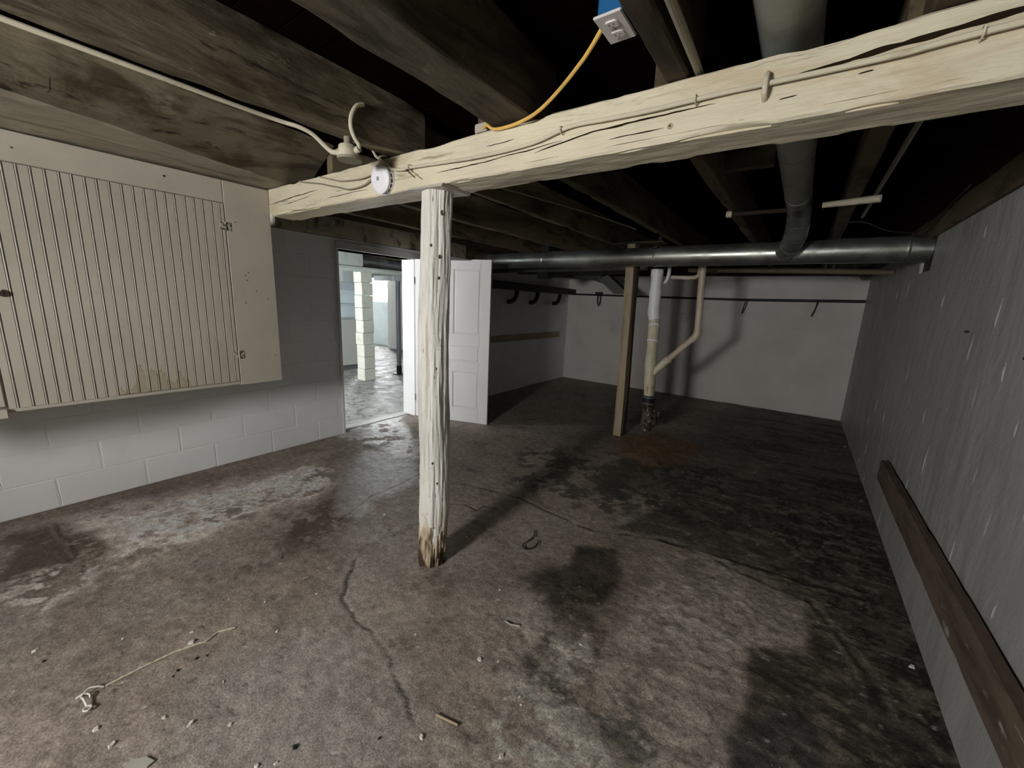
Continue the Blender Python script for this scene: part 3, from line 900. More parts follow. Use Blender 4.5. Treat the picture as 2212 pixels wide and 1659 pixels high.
def panel(a, b_, c, d):
    mb = MB()
    mb.box(a, b_, -0.026, -0.012, c, d)
    # raised field with bevelled border, on the side facing the room
    e = 0.028
    y0, y1 = -0.026, -0.033
    o = [(a + .012, y0, c + .012), (b_ - .012, y0, c + .012), (b_ - .012, y0, d - .012), (a + .012, y0, d - .012)]
    i = [(a + e, y1, c + e), (b_ - e, y1, c + e), (b_ - e, y1, d - e), (a + e, y1, d - e)]
    mb.add(o + i, [(0, 1, 5, 4), (1, 2, 6, 5), (2, 3, 7, 6), (3, 0, 4, 7), (4, 5, 6, 7)])
    # moulding strips
    for q in ((a, a + .010, c, d), (b_ - .010, b_, c, d)):
        mb.box(q[0], q[1], -0.032, -0.026, q[2], q[3], 0.002)
    for q in ((a, b_, c, c + .010), (a, b_, d - .010, d)):
        mb.box(q[0], q[1], -0.032, -0.026, q[2], q[3], 0.002)
    dm(mb).build('panel', 'door_paint', dr)


for (a, b_, c, d) in ((0.125, 0.465, 1.09, DH - 0.105), (0.515, 0.858, 1.09, DH - 0.105), (0.125, 0.858, 0.755, 0.95), (0.125, 0.465, 0.175, 0.63), (0.515, 0.858, 0.175, 0.63)):
    panel(a, b_, c, d)
for z in (0.25, 1.70):
    dm(MB().cyl((-0.004, -TH - 0.004, z - 0.045), (-0.004, -TH - 0.004, z + 0.045), 0.007, 8)).build('hinge', 'hinge_metal', dr)

# ------------------------------------------------------------------ MAIN BEAM
CABLE_SHADE = [(-0.90, 2.062), (-0.67, 2.090), (-0.425, 2.094), (-0.284, 2.097), (-0.171, 2.100)]
CRACK2 = [(-0.15, 2.112), (0.012, 2.119), (0.094, 2.125), (0.168, 2.131), (0.70, 2.150)]
CRACK3 = [(-3.06, 2.078), (-2.709, 2.094), (-2.437, 2.103)]
CRACK4 = [(-1.45, 2.060), (-1.1, 2.064), (-0.80, 2.078)]
CRACK5 = [(-2.35, 2.045), (-2.05, 2.050), (-1.95, 2.048)]
bm_ = timber('x', -3.065, 0.80, (1.385, 1.565, 2.008, 2.178), amp=0.0045, step=0.010, nper=44, seed=2.0, chip=0.020, )
# timber() pushes face 3 along u; for an x-running timber face 3 is the front face (u0)
beam_ob = bm_.build('support_beam', 'beam', smooth=True, label='thick cream painted beam crossing the room on the log post', cat='beam')
from mathutils.bvhtree import BVHTree
bvh = BVHTree.FromPolygons([Vector(v) for v in bm_.v], bm_.f)


def face_y(x, z):
    h = bvh.ray_cast(Vector((x, 1.2, z)), Vector((0, 1, 0)))
    return h[0].y if h[0] else 1.385


def crack_or_shade(path, hw, seed, grow=0.0):
    mb = MB()
    x0, x1 = path[0][0], path[-1][0]
    n = max(12, int((x1 - x0) / 0.012))
    vs = []
    for i in range(n + 1):
        t = i / n
        x = x0 + (x1 - x0) * t
        z = interp(path, min(x, x1 - 1e-6)) + 0.0035 * noise.noise(Vector((x * 9, seed, 0))) + 0.0012 * noise.noise(Vector((x * 40, seed, 4)))
        e = min(1, t * 6) * (1 if grow else min(1, (1 - t) * 6))
        q = (hw + grow * t) * e * (0.55 + 0.9 * abs(noise.noise(Vector((x * 11, seed, 9))))) + 0.0004
        for sg in (-1, 0, 1):
            zz = z + sg * q
            vs.append((x, face_y(x, zz) - (0.0010 if sg else 0.0004), zz))
    fs = [(3 * i + j, 3 * i + j + 1, 3 * i + j + 4, 3 * i + j + 3) for i in range(n) for j in range(2)]
    mb.add(vs, fs)
    mb.build('crack_or_shade', 'split_or_shade', beam_ob, label='dark fissure on the beam, or painted shade under the cable')


crack_or_shade(CRACK2, 0.0035, 1.0, 0.012)
crack_or_shade([(-0.92, 2.056), (-0.67, 2.086), (-0.425, 2.088), (-0.30, 2.088)], 0.0032, 2.0)  # the cable's shade along its lower side, laid on as a dark strip
crack_or_shade(CRACK3, 0.0026, 3.0)
crack_or_shade([(-2.86, 2.058), (-2.6, 2.072), (-2.5, 2.083)], 0.0016, 4.0)
crack_or_shade(CRACK4, 0.0020, 5.0)
crack_or_shade(CRACK5, 0.0014, 6.0)
crack_or_shade([(-0.62, 2.048), (-0.50, 2.052), (-0.44, 2.050)], 0.0014, 7.0)
crack_or_shade([(-0.14, 2.062), (-0.10, 2.063)], 0.0016, 8.0)
crack_or_shade([(0.02, 2.082), (0.05, 2.084)], 0.0016, 9.0)
crack_or_shade([(-1.16, 2.118), (-1.02, 2.124)], 0.0012, 10.0)
kx, kz = -0.421, 2.052
MB().tube([(kx, face_y(kx, kz) - 0.0002, kz), (kx, face_y(kx, kz) - 0.0022, kz)], [0.0095, 0.0065], 9, 1).build('knot', 'stain_paint', beam_ob, smooth=True)
MB().tube([(kx, face_y(kx, kz) - 0.002, kz), (kx, face_y(kx, kz) - 0.0030, kz)], [0.0042, 0.0022], 7, 1).build('knot', 'raw_wood_dark', beam_ob, smooth=True, label='dark heart of the knot')

# ------------------------------------------------------------------ JOISTS
JG = 'joists'


def joist(x0, x1, y0, y1, z0, material, label, seed, z1=2.428, amp=0.006):
    timber('y', y0, y1, (x0, x1, z0, z1), amp=amp, seed=seed, step=0.03, nper=10, chip=0.012).build(
        'joist', material, smooth=True, label=label, cat='joist', group=None)


j1 = timber('y', -2.08, 1.55, None, amp=0.007, seed=12, step=0.03, nper=18, chip=0.02, fm={1: 1},
            taper=lambda t: (-3.14, -2.47 - max(0, (t - 0.1)) * 0.30, 2.182, 2.41))
# the top keeps straight: shear the right top edge back to x=-2.5
j1.v = [(x + max(0, (z - 2.182) / 0.228) * (max(0, (y - 0.1)) * 0.30) * (0.9 if x > -2.95 else 0), y, z) for x, y, z in j1.v]
j1.build('joist', ['whitewash_pale', 'whitewash'], smooth=True, label='wide hewn whitewashed joist resting above the beadboard cupboard', cat='joist')
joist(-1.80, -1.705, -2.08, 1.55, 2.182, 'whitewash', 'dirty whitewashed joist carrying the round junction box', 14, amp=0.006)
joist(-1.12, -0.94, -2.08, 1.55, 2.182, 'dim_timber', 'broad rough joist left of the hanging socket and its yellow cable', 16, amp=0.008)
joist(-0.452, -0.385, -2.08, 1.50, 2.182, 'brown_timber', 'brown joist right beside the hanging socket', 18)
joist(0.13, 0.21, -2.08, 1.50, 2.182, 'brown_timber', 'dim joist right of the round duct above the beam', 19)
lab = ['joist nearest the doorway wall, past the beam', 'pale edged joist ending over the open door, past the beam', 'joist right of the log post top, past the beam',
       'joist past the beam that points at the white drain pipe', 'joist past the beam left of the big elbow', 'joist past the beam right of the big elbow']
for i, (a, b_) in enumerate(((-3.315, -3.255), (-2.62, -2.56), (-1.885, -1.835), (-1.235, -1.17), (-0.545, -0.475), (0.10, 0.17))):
    joist(a, b_, 1.42 if i in (0, 3) else 1.505 if i == 5 else 1.555, 7.41, 2.182, 'joist_doorlit' if i < 3 else 'plain_timber', lab[i], 22 + i, amp=0.005)  # left joists get the brighter copy, with doorway light in the colour
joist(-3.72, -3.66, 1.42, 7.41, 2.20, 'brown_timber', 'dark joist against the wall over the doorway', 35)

# blocking between joists past the beam
timber('x', -0.47, -0.24, (2.6, 2.65, 2.25, 2.42), amp=0.004, seed=9).build('blocking_board', 'brown_timber', smooth=True, label='dim blocking board between joists past the beam', cat='board')
MB().box(-1.165, -0.56, 2.05, 2.09, 2.25, 2.41, .004).build('blocking_board', 'brown_timber', label='blocking board just past the beam above the prop', cat='board')
MB().box(-1.225, -1.16, 1.385, 1.44, 2.181, 2.215, .004).build('wood_block', 'cream', label='small pale wood block under the joist end by the yellow cable', cat='block')

# ------------------------------------------------------------------ LOG POST
ps = thing('log_post', (-1.55, 1.46, 0), 'white painted round log post holding up the beam', 'post')
mb = MB()
nz_, na = 200, 84
CK = [(2.9 + k * 0.42 + 0.2 * math.sin(k * 7), 0.25 + 0.19 * (k * 5 % 9), 0.25 + 0.12 * (k % 4)) for k in range(15)]
vs = []
for i in range(nz_ + 1):
    z = 2.0 * i / nz_
    cx = -1.553 + 0.035 * (z / 2.0) + 0.008 * math.sin(z * 3.1)
    cy = 1.46 + 0.004 * math.sin(z * 4)
    r = 0.082 - 0.010 * (z / 2.0) - 0.003 * math.sin(z * 5)
    if z < 0.05: r *= 0.95 + z
    for k in range(na):
        a = 2 * math.pi * k / na
        dx, dy = math.cos(a), math.sin(a)
        rr = r + 0.008 * noise.noise(Vector((dx * 2.2, dy * 2.2, z * 1.6))) + 0.006 * noise.noise(Vector((dx * 6, dy * 6, z * 4 + 5))) + 0.0035 * noise.noise(Vector((dx * 14, dy * 14, z * 7 + 5)))
        for (ca, cz, hl) in CK:
            if abs(z - cz) < hl:
                d = (a - ca - 0.10 * math.sin(z * 9 + ca) + math.pi) % (2 * math.pi) - math.pi
                if abs(d) < 0.05:
                    rr -= 0.0028 * (1 - abs(z - cz) / hl) ** 0.5
        if z < 0.34:   # rotten foot
            q = noise.noise(Vector((dx * 5, dy * 5, z * 9 + 20)))
            if q > 0.10 and z < 0.26: rr -= 0.009
            if z < 0.16: rr -= 0.007 * max(0, noise.noise(Vector((dx * 13, dy * 13, z * 6))))
        vs.append((cx + dx * rr, cy + dy * rr, z + (0.0 if i else 0.016 * max(0, noise.noise(Vector((dx * 5, dy * 5, 1)))))))
fs = [(i * na + k, i * na + (k + 1) % na, (i + 1) * na + (k + 1) % na, (i + 1) * na + k) for i in range(nz_) for k in range(na)]
fs += [tuple(range(na - 1, -1, -1)), tuple(nz_ * na + k for k in range(na))]
mb.add(vs, fs)
for (zk, ak, rk) in ((1.90, -20, .011), (1.75, -62, .006), (1.70, -25, .008), (1.60, -28, .006), (1.43, -66, .007), (1.15, -38, .008), (1.12, -72, .007), (1.02, -75, .005), (0.86, -60, .009), (0.80, -18, .007), (0.64, -50, .006), (0.52, -30, .006), (1.29, -55, .005)):
    a_ = math.radians(ak)
    cx = -1.553 + 0.035 * (zk / 2.0) + 0.008 * math.sin(zk * 3.1)
    rr = 0.080 - 0.010 * (zk / 2.0) + 0.008 * noise.noise(Vector((math.cos(a_) * 2.2, math.sin(a_) * 2.2, zk * 1.6)))
    pc = Vector((cx + math.cos(a_) * (rr - .006), 1.46 + math.sin(a_) * (rr - .006), zk))
    nn_ = Vector((math.cos(a_), math.sin(a_), 0))
    kb = MB().tube([pc, pc + nn_ * .006, pc + nn_ * .0075, pc + nn_ * .0065], [rk * 1.0, rk * .95, rk * .75, rk * .4], 12, 1)
    kb.xform(lambda v: Vector((v.x, v.y, zk + (v.z - zk) * 1.35)))
    kb.build('knot', 'raw_wood_dark', ps, smooth=True)


def post_material():
    mt = M['post']
    nt = mt.node_tree
    N, L = nt.nodes, nt.links
    b = N['Principled BSDF']
    src = b.inputs['Base Color'].links[0].from_socket
    geo = N.new('ShaderNodeNewGeometry')
    sep = N.new('ShaderNodeSeparateXYZ')
    L.new(geo.outputs['Position'], sep.inputs[0])
    mp = N.new('ShaderNodeMapping')
    mp.inputs['Scale'].default_value = (26, 26, 7)
    L.new(geo.outputs['Position'], mp.inputs[0])
    n = N.new('ShaderNodeTexNoise')
    n.inputs['Scale'].default_value = 1
    n.inputs['Detail'].default_value = 6
    L.new(mp.outputs[0], n.inputs[0])
    ma = N.new('ShaderNodeMath')
    ma.operation = 'MULTIPLY_ADD'
    L.new(n.outputs[0], ma.inputs[0])
    ma.inputs[1].default_value = 0.9
    L.new(sep.outputs[2], ma.inputs[2])
    prev = src
    for lo, hi, col in ((0.74, 0.66, (0.46, 0.375, 0.27, 1)), (0.61, 0.52, (0.22, 0.155, 0.095, 1)), (0.53, 0.47, (0.05, 0.034, 0.022, 1))):
        r = N.new('ShaderNodeMapRange')
        r.inputs[1].default_value = hi
        r.inputs[2].default_value = lo
        r.inputs[3].default_value = 1
        r.inputs[4].default_value = 0
        L.new(ma.outputs[0], r.inputs[0])
        mx = N.new('ShaderNodeMix')
        mx.data_type = 'RGBA'
        L.new(r.outputs[0], mx.inputs[0])
        L.new(prev, mx.inputs[6])
        mx.inputs[7].default_value = col
        prev = mx.outputs[2]
    L.new(prev, b.inputs['Base Color'])


post_material()


def cream_stain():
    """tide-marked water stain near the foot of the cupboard boards"""
    mt = M['cream'].copy()
    mt.name = 'cream_boards'
    M['cream_boards'] = mt
    nt = mt.node_tree
    N, L = nt.nodes, nt.links
    b = N['Principled BSDF']
    src = b.inputs['Base Color'].links[0].from_socket
    geo = N.new('ShaderNodeNewGeometry')
    sep = N.new('ShaderNodeSeparateXYZ')
    L.new(geo.outputs['Position'], sep.inputs[0])
    mp = N.new('ShaderNodeMapping')
    mp.inputs['Scale'].default_value = (1, 17, 5)
    L.new(geo.outputs['Position'], mp.inputs[0])
    n = N.new('ShaderNodeTexNoise')
    n.inputs['Scale'].default_value = 1
    n.inputs['Detail'].default_value = 3
    L.new(mp.outputs[0], n.inputs[0])

    def math_(op, a, b_=None, c=None):
        q = N.new('ShaderNodeMath')
        q.operation = op
        for i, v in enumerate((a, b_, c)):
            if v is None: continue
            if hasattr(v, 'links'): L.new(v, q.inputs[i])
            else: q.inputs[i].default_value = v
        return q.outputs[0]
    dy = math_('ABSOLUTE', math_('SUBTRACT', sep.outputs[1], 0.68))
    h = math_('SUBTRACT', math_('MULTIPLY_ADD', n.outputs[0], 0.42, -0.105), math_('MULTIPLY', math_('POWER', dy, 2.0), 3.6))
    d = math_('SUBTRACT', h, math_('SUBTRACT', sep.outputs[2], 0.895))

    def rng(v, lo, hi):
        r = N.new('ShaderNodeMapRange')
        r.inputs[1].default_value = lo
        r.inputs[2].default_value = hi
        L.new(v, r.inputs[0])
        return r.outputs[0]
    f1 = math_('MULTIPLY', rng(d, 0.0, 0.006), 0.42)
    edge = math_('MULTIPLY', math_('MULTIPLY', rng(d, 0.0, 0.004), math_('SUBTRACT', 1.0, rng(d, 0.004, 0.022))), 0.95)
    f = math_('MAXIMUM', f1, edge)
    mx = N.new('ShaderNodeMix')
    mx.data_type = 'RGBA'
    L.new(f, mx.inputs[0])
    L.new(src, mx.inputs[6])
    mx.inputs[7].default_value = (0.25, 0.19, 0.10, 1)
    L.new(mx.outputs[2], b.inputs['Base Color'])


cream_stain()
mb.build('trunk', 'post', ps, smooth=True)
MB().prism([(-1.63, 2.004), (-1.40, 1.996), (-1.39, 2.008), (-1.62, 2.012)], 1.37, 1.56, 'y').build('shim', 'cream', ps, label='thin pale wooden shim under the beam')

# ------------------------------------------------------------------ BEADBOARD CUPBOARD on the left wall
CX = -3.07
cb = thing('wall_cupboard', (-3.5, 0.5, 0.865), 'cream beadboard cupboard hanging on the white block wall', 'cupboard')
MB().box(-3.91, CX - 0.024, -0.62, 1.385, 0.895, 2.165).build('body', 'cream', cb)
MB().box(CX - 0.022, CX, 1.116, 1.388, 0.862, 2.172, 0.003).build('stile', 'cream', cb)
MB().box(CX - 0.022, CX, -0.62, 1.114, 2.036, 2.172, 0.003).build('top_board', 'cream', cb)
MB().box(CX - 0.022, CX - 0.004, -0.62, 0.105, 0.90, 2.034, 0.003).build('side_stile', 'cream', cb)
MB().box(CX - 0.022, CX - 0.002, -0.62, 1.114, 0.868, 0.888, 0.003).build('bottom_rail', 'cream', cb)
MB().box(CX - 0.022, CX + 0.02, -0.62, 0.108, 0.845, 0.890, 0.004).build('sill_ledge', 'cream', cb)
cd_ = thing('door', (0, 0, 0))
cd_.parent = cb
cd_.location = Vector((CX, 0.6, 0.89)) - Vector(cb.location)
edges = [0.113, 0.147, 0.196, 0.242, 0.285, 0.328, 0.373, 0.420, 0.462, 0.507, 0.550, 0.597, 0.645, 0.690, 0.735, 0.782, 0.826, 0.870, 0.918, 0.962, 1.005, 1.052, 1.093, 1.112]
for a, b_ in zip(edges[:-1], edges[1:]):
    mb = MB()
    zb, zt = 0.893 - 0.004 * (a < 0.5) + random.uniform(-.001, .001), 2.031
    X1 = CX + 0.002
    # board face, V-groove and bead, one profile swept upwards
    pr = [(X1 - 0.020, a), (X1, a + 0.0015), (X1 - 0.0002, b_ - 0.0105), (X1 - 0.0045, b_ - 0.0090), (X1 - 0.0005, b_ - 0.0072), (X1 + 0.0008, b_ - 0.0050),
          (X1 - 0.0005, b_ - 0.0028), (X1 - 0.0045, b_ - 0.0010), (X1 - 0.020, b_ - 0.0008)]
    if b_ - a < 0.03:
        pr = [(X1 - 0.020, a), (X1, a + 0.001), (X1, b_ - 0.002), (X1 - 0.020, b_ - 0.001)]
    mb.prism(pr, zb, zt, 'z')
    mb.build('bead_board', 'cream_boards', cd_)
for (yy, zz, nm) in ((1.113, 1.896, 'upper'), (1.120, 1.073, 'lower')):
    h = MB()
    h.box(CX, CX + 0.004, yy - 0.030, yy - 0.004, zz - 0.022, zz + 0.022, 0.001)
    h.box(CX, CX + 0.004, yy + 0.004, yy + 0.030, zz - 0.026, zz + 0.026, 0.001)
    h.cyl((CX + 0.005, yy, zz - 0.026), (CX + 0.005, yy, zz + 0.026), 0.005, 8)
    for sy in (-1, 1):
        for sz in (-1, 0, 1):
            h.cyl((CX + 0.004, yy + sy * 0.017, zz + sz * 0.013), (CX + 0.0055, yy + sy * 0.017, zz + sz * 0.013), 0.003, 6)
    h.build('hinge', 'hinge_metal', cb, label='worn %s butt hinge' % nm)
lk = MB().box(CX + 0.001, CX + 0.016, 0.05, 0.172, 1.428, 1.452, 0.003)
lk.cyl((CX + 0.016, 0.115, 1.44), (CX + 0.022, 0.115, 1.44), 0.007, 8)
lk.prism([(0.165, 1.424), (0.183, 1.436), (0.183, 1.446), (0.165, 1.458)], CX + 0.001, CX + 0.014, 'x')
lk.build('latch', 'rust', cb, label='dark iron bar latch')
for (yy, zz) in ((0.28, 2.10), (0.83, 2.12), (1.17, 1.93), (1.22, 1.62), (1.20, 1.60), (1.21, 1.57), (1.26, 1.50), (1.33, 1.45), (1.19, 1.42), (1.35, 1.05)):
    MB().cyl((CX - 0.001, yy, zz), (CX + 0.0025, yy, zz), 0.0035 if zz < 2.11 else 0.006, 6).build('nail_head', 'rust', cb)

# ------------------------------------------------------------------ things on the beam face
sd = thing('smoke_detector', (-1.806, 1.383, 2.073), 'round white smoke detector on the face of the beam', 'smoke detector')
ax = Vector((0.03, -1, -0.10)).normalized()
c0 = Vector((-1.806, 1.384, 2.074))
KD = 1.22
MB().tube([c0, c0 + ax * 0.012], [0.056 * KD] * 2, 32, 1).build('base_plate', 'plastic_white', sd, smooth=True)
MB().tube([c0 + ax * 0.014, c0 + ax * 0.030, c0 + ax * 0.034], [0.049 * KD, 0.049 * KD, 0.044 * KD], 32, 1).build('vent_ring', 'plastic_slot', sd, smooth=True)
mbx = MB()
for k in range(16):
    a = 2 * math.pi * k / 16
    u = Vector((1, 0, 0)); v = ax.cross(u).normalized(); u = v.cross(ax)
    q = c0 + (u * math.cos(a) + v * math.sin(a)) * 0.051 * KD
    mbx.tube([q + ax * 0.009, q + ax * 0.034], 0.005, 5, 1)
mbx.build('rib', 'plastic_white', sd, label='row of short white ribs', kind='stuff')
MB().tube([c0 + ax * 0.026, c0 + ax * 0.038, c0 + ax * 0.046, c0 + ax * 0.049], [0.0555 * KD, 0.0555 * KD, 0.048 * KD, 0.036 * KD], 40, 1).build('cover', 'plastic_white', sd, smooth=True)
MB().tube([c0 + ax * 0.048, c0 + ax * 0.0510], [0.031 * KD, 0.029 * KD], 28, 1).build('center_disc', 'plastic_white', sd, smooth=True)
bt = c0 + ax * 0.0512
MB().box(bt.x - 0.008, bt.x + 0.008, bt.y - 0.002, bt.y + 0.001, bt.z - 0.009, bt.z + 0.009, 0.0005).build('test_button', 'plastic_grey', sd, label='small grey square button')

CB = [(-1.93, 1.40, 2.235), (-1.86, 1.372, 2.185), (-1.79, 1.366, 2.150), (-1.736, 1.366, 2.112), (-1.66, 1.366, 2.098), (-1.6, 1.368, 2.100), (-1.387, 1.370, 2.090),
      (-1.173, 1.370, 2.081), (-0.924, 1.370, 2.086), (-0.77, 1.370, 2.112), (-0.63, 1.369, 2.108), (-0.492, 1.368, 2.103), (-0.293, 1.368, 2.104), (-0.18, 1.368, 2.102), (-0.031, 1.368, 2.099),
      (0.096, 1.368, 2.098), (0.205, 1.368, 2.103), (0.50, 1.368, 2.108), (0.66, 1.37, 2.108)]
bc = thing('beam_cable', (-0.6, 1.37, 2.1), 'cream painted cable stapled along the front of the beam', 'cable')
MB().tube(CB, 0.0066, 8, 5).build('cable_run', 'cable_painted', bc, smooth=True)
for (x, z) in ((-1.608, 2.101), (-0.798, 2.107), (-0.35, 2.104), (0.22, 2.104)):
    MB().tube([(x, 1.384, z - 0.012), (x, 1.360, z - 0.009), (x, 1.357, z), (x, 1.360, z + 0.009), (x, 1.384, z + 0.012)], 0.0022, 6, 3).build('staple', 'cable_painted', bc)
MB().tube([(-0.174, 1.384, 2.068), (-0.174, 1.362, 2.076), (-0.174, 1.357, 2.10), (-0.174, 1.362, 2.122), (-0.174, 1.384, 2.130)], 0.007, 8, 3).build('strap_clip', 'cable_painted', bc, label='wide painted strap clip')
MB().tube([(-2.62, 1.376, 2.170), (-2.604, 1.370, 2.163), (-2.399, 1.372, 2.128), (-2.30, 1.370, 2.105), (-2.211, 1.369, 2.086), (-2.102, 1.369, 2.062), (-1.976, 1.369, 2.066), (-1.916, 1.369, 2.084), (-1.86, 1.37, 2.09)], 0.0042, 7, 4).build(
    'bell_wire', 'cable_dull', smooth=True, label='thin twisted wire sagging across the beam left of the smoke detector', cat='wire')
MB().tube([(-2.41, 1.374, 2.168), (-2.347, 1.372, 2.152), (-2.25, 1.371, 2.128), (-2.164, 1.371, 2.112), (-1.994, 1.371, 2.102), (-1.903, 1.370, 2.108), (-1.87, 1.372, 2.10)], 0.0030, 6, 4).build(
    'bell_wire', 'cable_dull', smooth=True, label='upper thin wire running behind the smoke detector', cat='wire')
MB().tube([(-1.845, 1.42, 2.20), (-1.84, 1.374, 2.183), (-1.838, 1.372, 2.155), (-1.835, 1.374, 2.13)], 0.006, 7, 3).build('bell_wire', 'cable_painted', smooth=True, label='short pale lead dropping onto the smoke detector', cat='wire')
MB().tube([(-1.612, 1.384, 2.093), (-1.614, 1.352, 2.087), (-1.60, 1.346, 2.080), (-1.541, 1.340, 2.041)], 0.0026, 6, 1).build('bent_nail', 'rust', label='bent rusty nail in the beam right of the smoke detector', cat='nail')

# junction box and its leads
jb = thing('junction_box', (-1.75, 1.14, 2.09), 'old round junction box under a joist just before the beam', 'junction box')
JC = Vector((-1.750, 1.140, 2.097))
MB().tube([JC + Vector((0, 0, 0.05)), JC + Vector((0, 0, 0.088))], 0.016, 12, 1).build('stem', 'cable_dull', jb, smooth=True)
MB().tube([JC, JC + Vector((0, 0, 0.010)), JC + Vector((0, 0, 0.046)), JC + Vector((0, 0, 0.0515))], [0.042, 0.045, 0.039, 0.034], 20, 1).build('box', 'cable_painted', jb, smooth=True)
MB().tube([JC + Vector((0.010, 0.0, -0.012)), JC + Vector((0.010, 0.0, -0.001))], [0.052, 0.052], 20, 1).build('cover', 'cable_dull', jb, smooth=True)
MB().tube([JC + Vector((-0.038, -0.006, 0.028)), JC + Vector((-0.066, -0.008, 0.032))], 0.015, 12, 1).build('connector', 'cable_painted', jb, smooth=True)
MB().tube([JC + Vector((0.036, 0.012, 0.026)), JC + Vector((0.062, 0.016, 0.034))], 0.014, 12, 1).build('connector', 'cable_painted', jb, smooth=True)
MB().tube([(-2.445, -1.9, 2.402), (-2.44, 0.35, 2.400), (-2.44, 0.95, 2.398), (-2.42, 1.18, 2.394), (-2.34, 1.235, 2.370), (-2.15, 1.205, 2.289), (-1.95, 1.150, 2.185), (-1.87, 1.135, 2.142), (-1.815, 1.134, 2.128)], 0.011, 9, 4).build(
    'metal_cable', 'cable_painted', smooth=True, label='long pale cable along the wide joist, bending down into the junction box', cat='cable')
MB().tube([(-1.693, 1.155, 2.129), (-1.689, 1.154, 2.146), (-1.696, 1.139, 2.17), (-1.698, 1.125, 2.206), (-1.698, 1.128, 2.251), (-1.696, 1.153, 2.298), (-1.698, 1.188, 2.317)], 0.009, 9, 4).build(
    'metal_cable', 'cable_painted', smooth=True, label='pale cable looping up from the junction box', cat='cable')
MB().tube([(-1.691, 1.154, 2.154), (-1.695, 1.235, 2.165), (-1.697, 1.377, 2.186), (-1.697, 1.468, 2.198)], 0.008, 8, 3).build(
    'metal_cable', 'cable_dull', smooth=True, label='dull cable on the joist side right of the junction box', cat='cable')
for i, (y, x) in enumerate(((0.35, -2.49), (1.05, -2.72), (-0.05, -2.49))):
    MB().tube([(x - 0.03, y, 2.225), (x + 0.012, y, 2.225), (x + 0.030, y + 0.002, 2.262)], 0.003, 6, 1).build('bent_nail', 'rust',
        label=['bent nail sticking out of the wide joist, left', 'bent nail in the wide joist near the beam', 'bent nail in the wide joist near the frame edge'][i], cat='nail')

# socket hanging between the joists
so = thing('wall_socket', (-0.50, 1.06, 2.2), 'white double socket plate on a blue box facing down from the joist', 'socket')
MB().box(-0.535, -0.468, 1.060, 1.150, 2.207, 2.29, 0.004).build('outlet_box', 'plastic_blue', so, label='bright blue plastic box')
MB().box(-0.540, -0.466, 1.046, 1.164, 2.200, 2.207, 0.003).build('face_plate', 'plastic_plate', so)
for yy in (1.083, 1.126):
    q = MB()
    for k in range(2):
        pass
    pts = []
    for k in range(20):
        a = 2 * math.pi * k / 20
        pts.append((-0.503 + 0.017 * math.cos(a), yy + max(-0.0125, min(0.0125, 0.017 * math.sin(a)))))
    q.prism(pts, 2.196, 2.201, 'z')
    rc = q.build('receptacle', 'plastic_plate', so)
    s_ = MB()
    s_.box(-0.5105, -0.5085, yy - 0.006, yy + 0.002, 2.1955, 2.1975)
    s_.box(-0.4985, -0.4965, yy - 0.005, yy + 0.001, 2.1955, 2.1975)
    s_.cyl((-0.503, yy + 0.0075, 2.1955), (-0.503, yy + 0.0075, 2.1975), 0.0022, 8)
    s_.build('slots', 'plastic_slot', rc)
MB().cyl((-0.503, 1.1045, 2.1985), (-0.503, 1.1045, 2.2005), 0.003, 10).build('screw', 'hinge_metal', so)
MB().tube([(-0.530, 1.105, 2.235), (-0.545, 1.109, 2.21), (-0.60, 1.150, 2.193), (-0.645, 1.184, 2.188), (-0.72, 1.24, 2.184), (-0.805, 1.296, 2.178), (-0.87, 1.33, 2.172), (-0.93, 1.352, 2.168), (-1.00, 1.366, 2.165), (-1.07, 1.372, 2.166), (-1.115, 1.372, 2.172),
           (-1.135, 1.36, 2.186), (-1.150, 1.372, 2.192), (-1.26, 1.430, 2.190), (-1.354, 1.457, 2.192), (-1.46, 1.52, 2.200), (-1.46, 2.1, 2.30)], 0.0062, 8, 4).build(
    'yellow_cable', 'cable_yellow', smooth=True, label='yellow cable swooping from the socket down over the beam', cat='cable')

# ------------------------------------------------------------------ DUCTS
yd = thing('round_duct', (-0.15, 2.0, 2.225), 'dull round duct running above the beam into a bent elbow', 'duct')
for (a, b_) in ((-1.9, 1.0), (1.0, 2.55), (2.55, 3.50)):
    MB().tube([(-0.15, a, 2.302), (-0.15, b_ + 0.015, 2.302)], [0.078, 0.077], 28, 1).build('duct_section', 'galv_y', yd, smooth=True)
for yy in (1.0, 2.55, 3.49):
    MB().tube([(-0.15, yy - 0.006, 2.302), (-0.15, yy + 0.006, 2.302)], 0.081, 28, 1).build('seam', 'galv_y', yd, smooth=True)
MB().tube([(-0.228, -1.9, 2.30), (-0.228, 3.7, 2.30)], 0.0035, 6, 1).build('lock_seam', 'galv_y', yd)
el = [(-0.150, 3.50, 2.302), (-0.146, 3.66, 2.292), (-0.140, 3.79, 2.252), (-0.136, 3.88, 2.185), (-0.142, 3.96, 2.105), (-0.165, 4.06, 2.045), (-0.20, 4.17, 2.015)]
for (a, b_) in zip(el[:-1], el[1:]):
    MB().tube([a, b_], [0.080, 0.076], 24, 1, caps=True).build('elbow_gore', 'galv', yd, smooth=True)

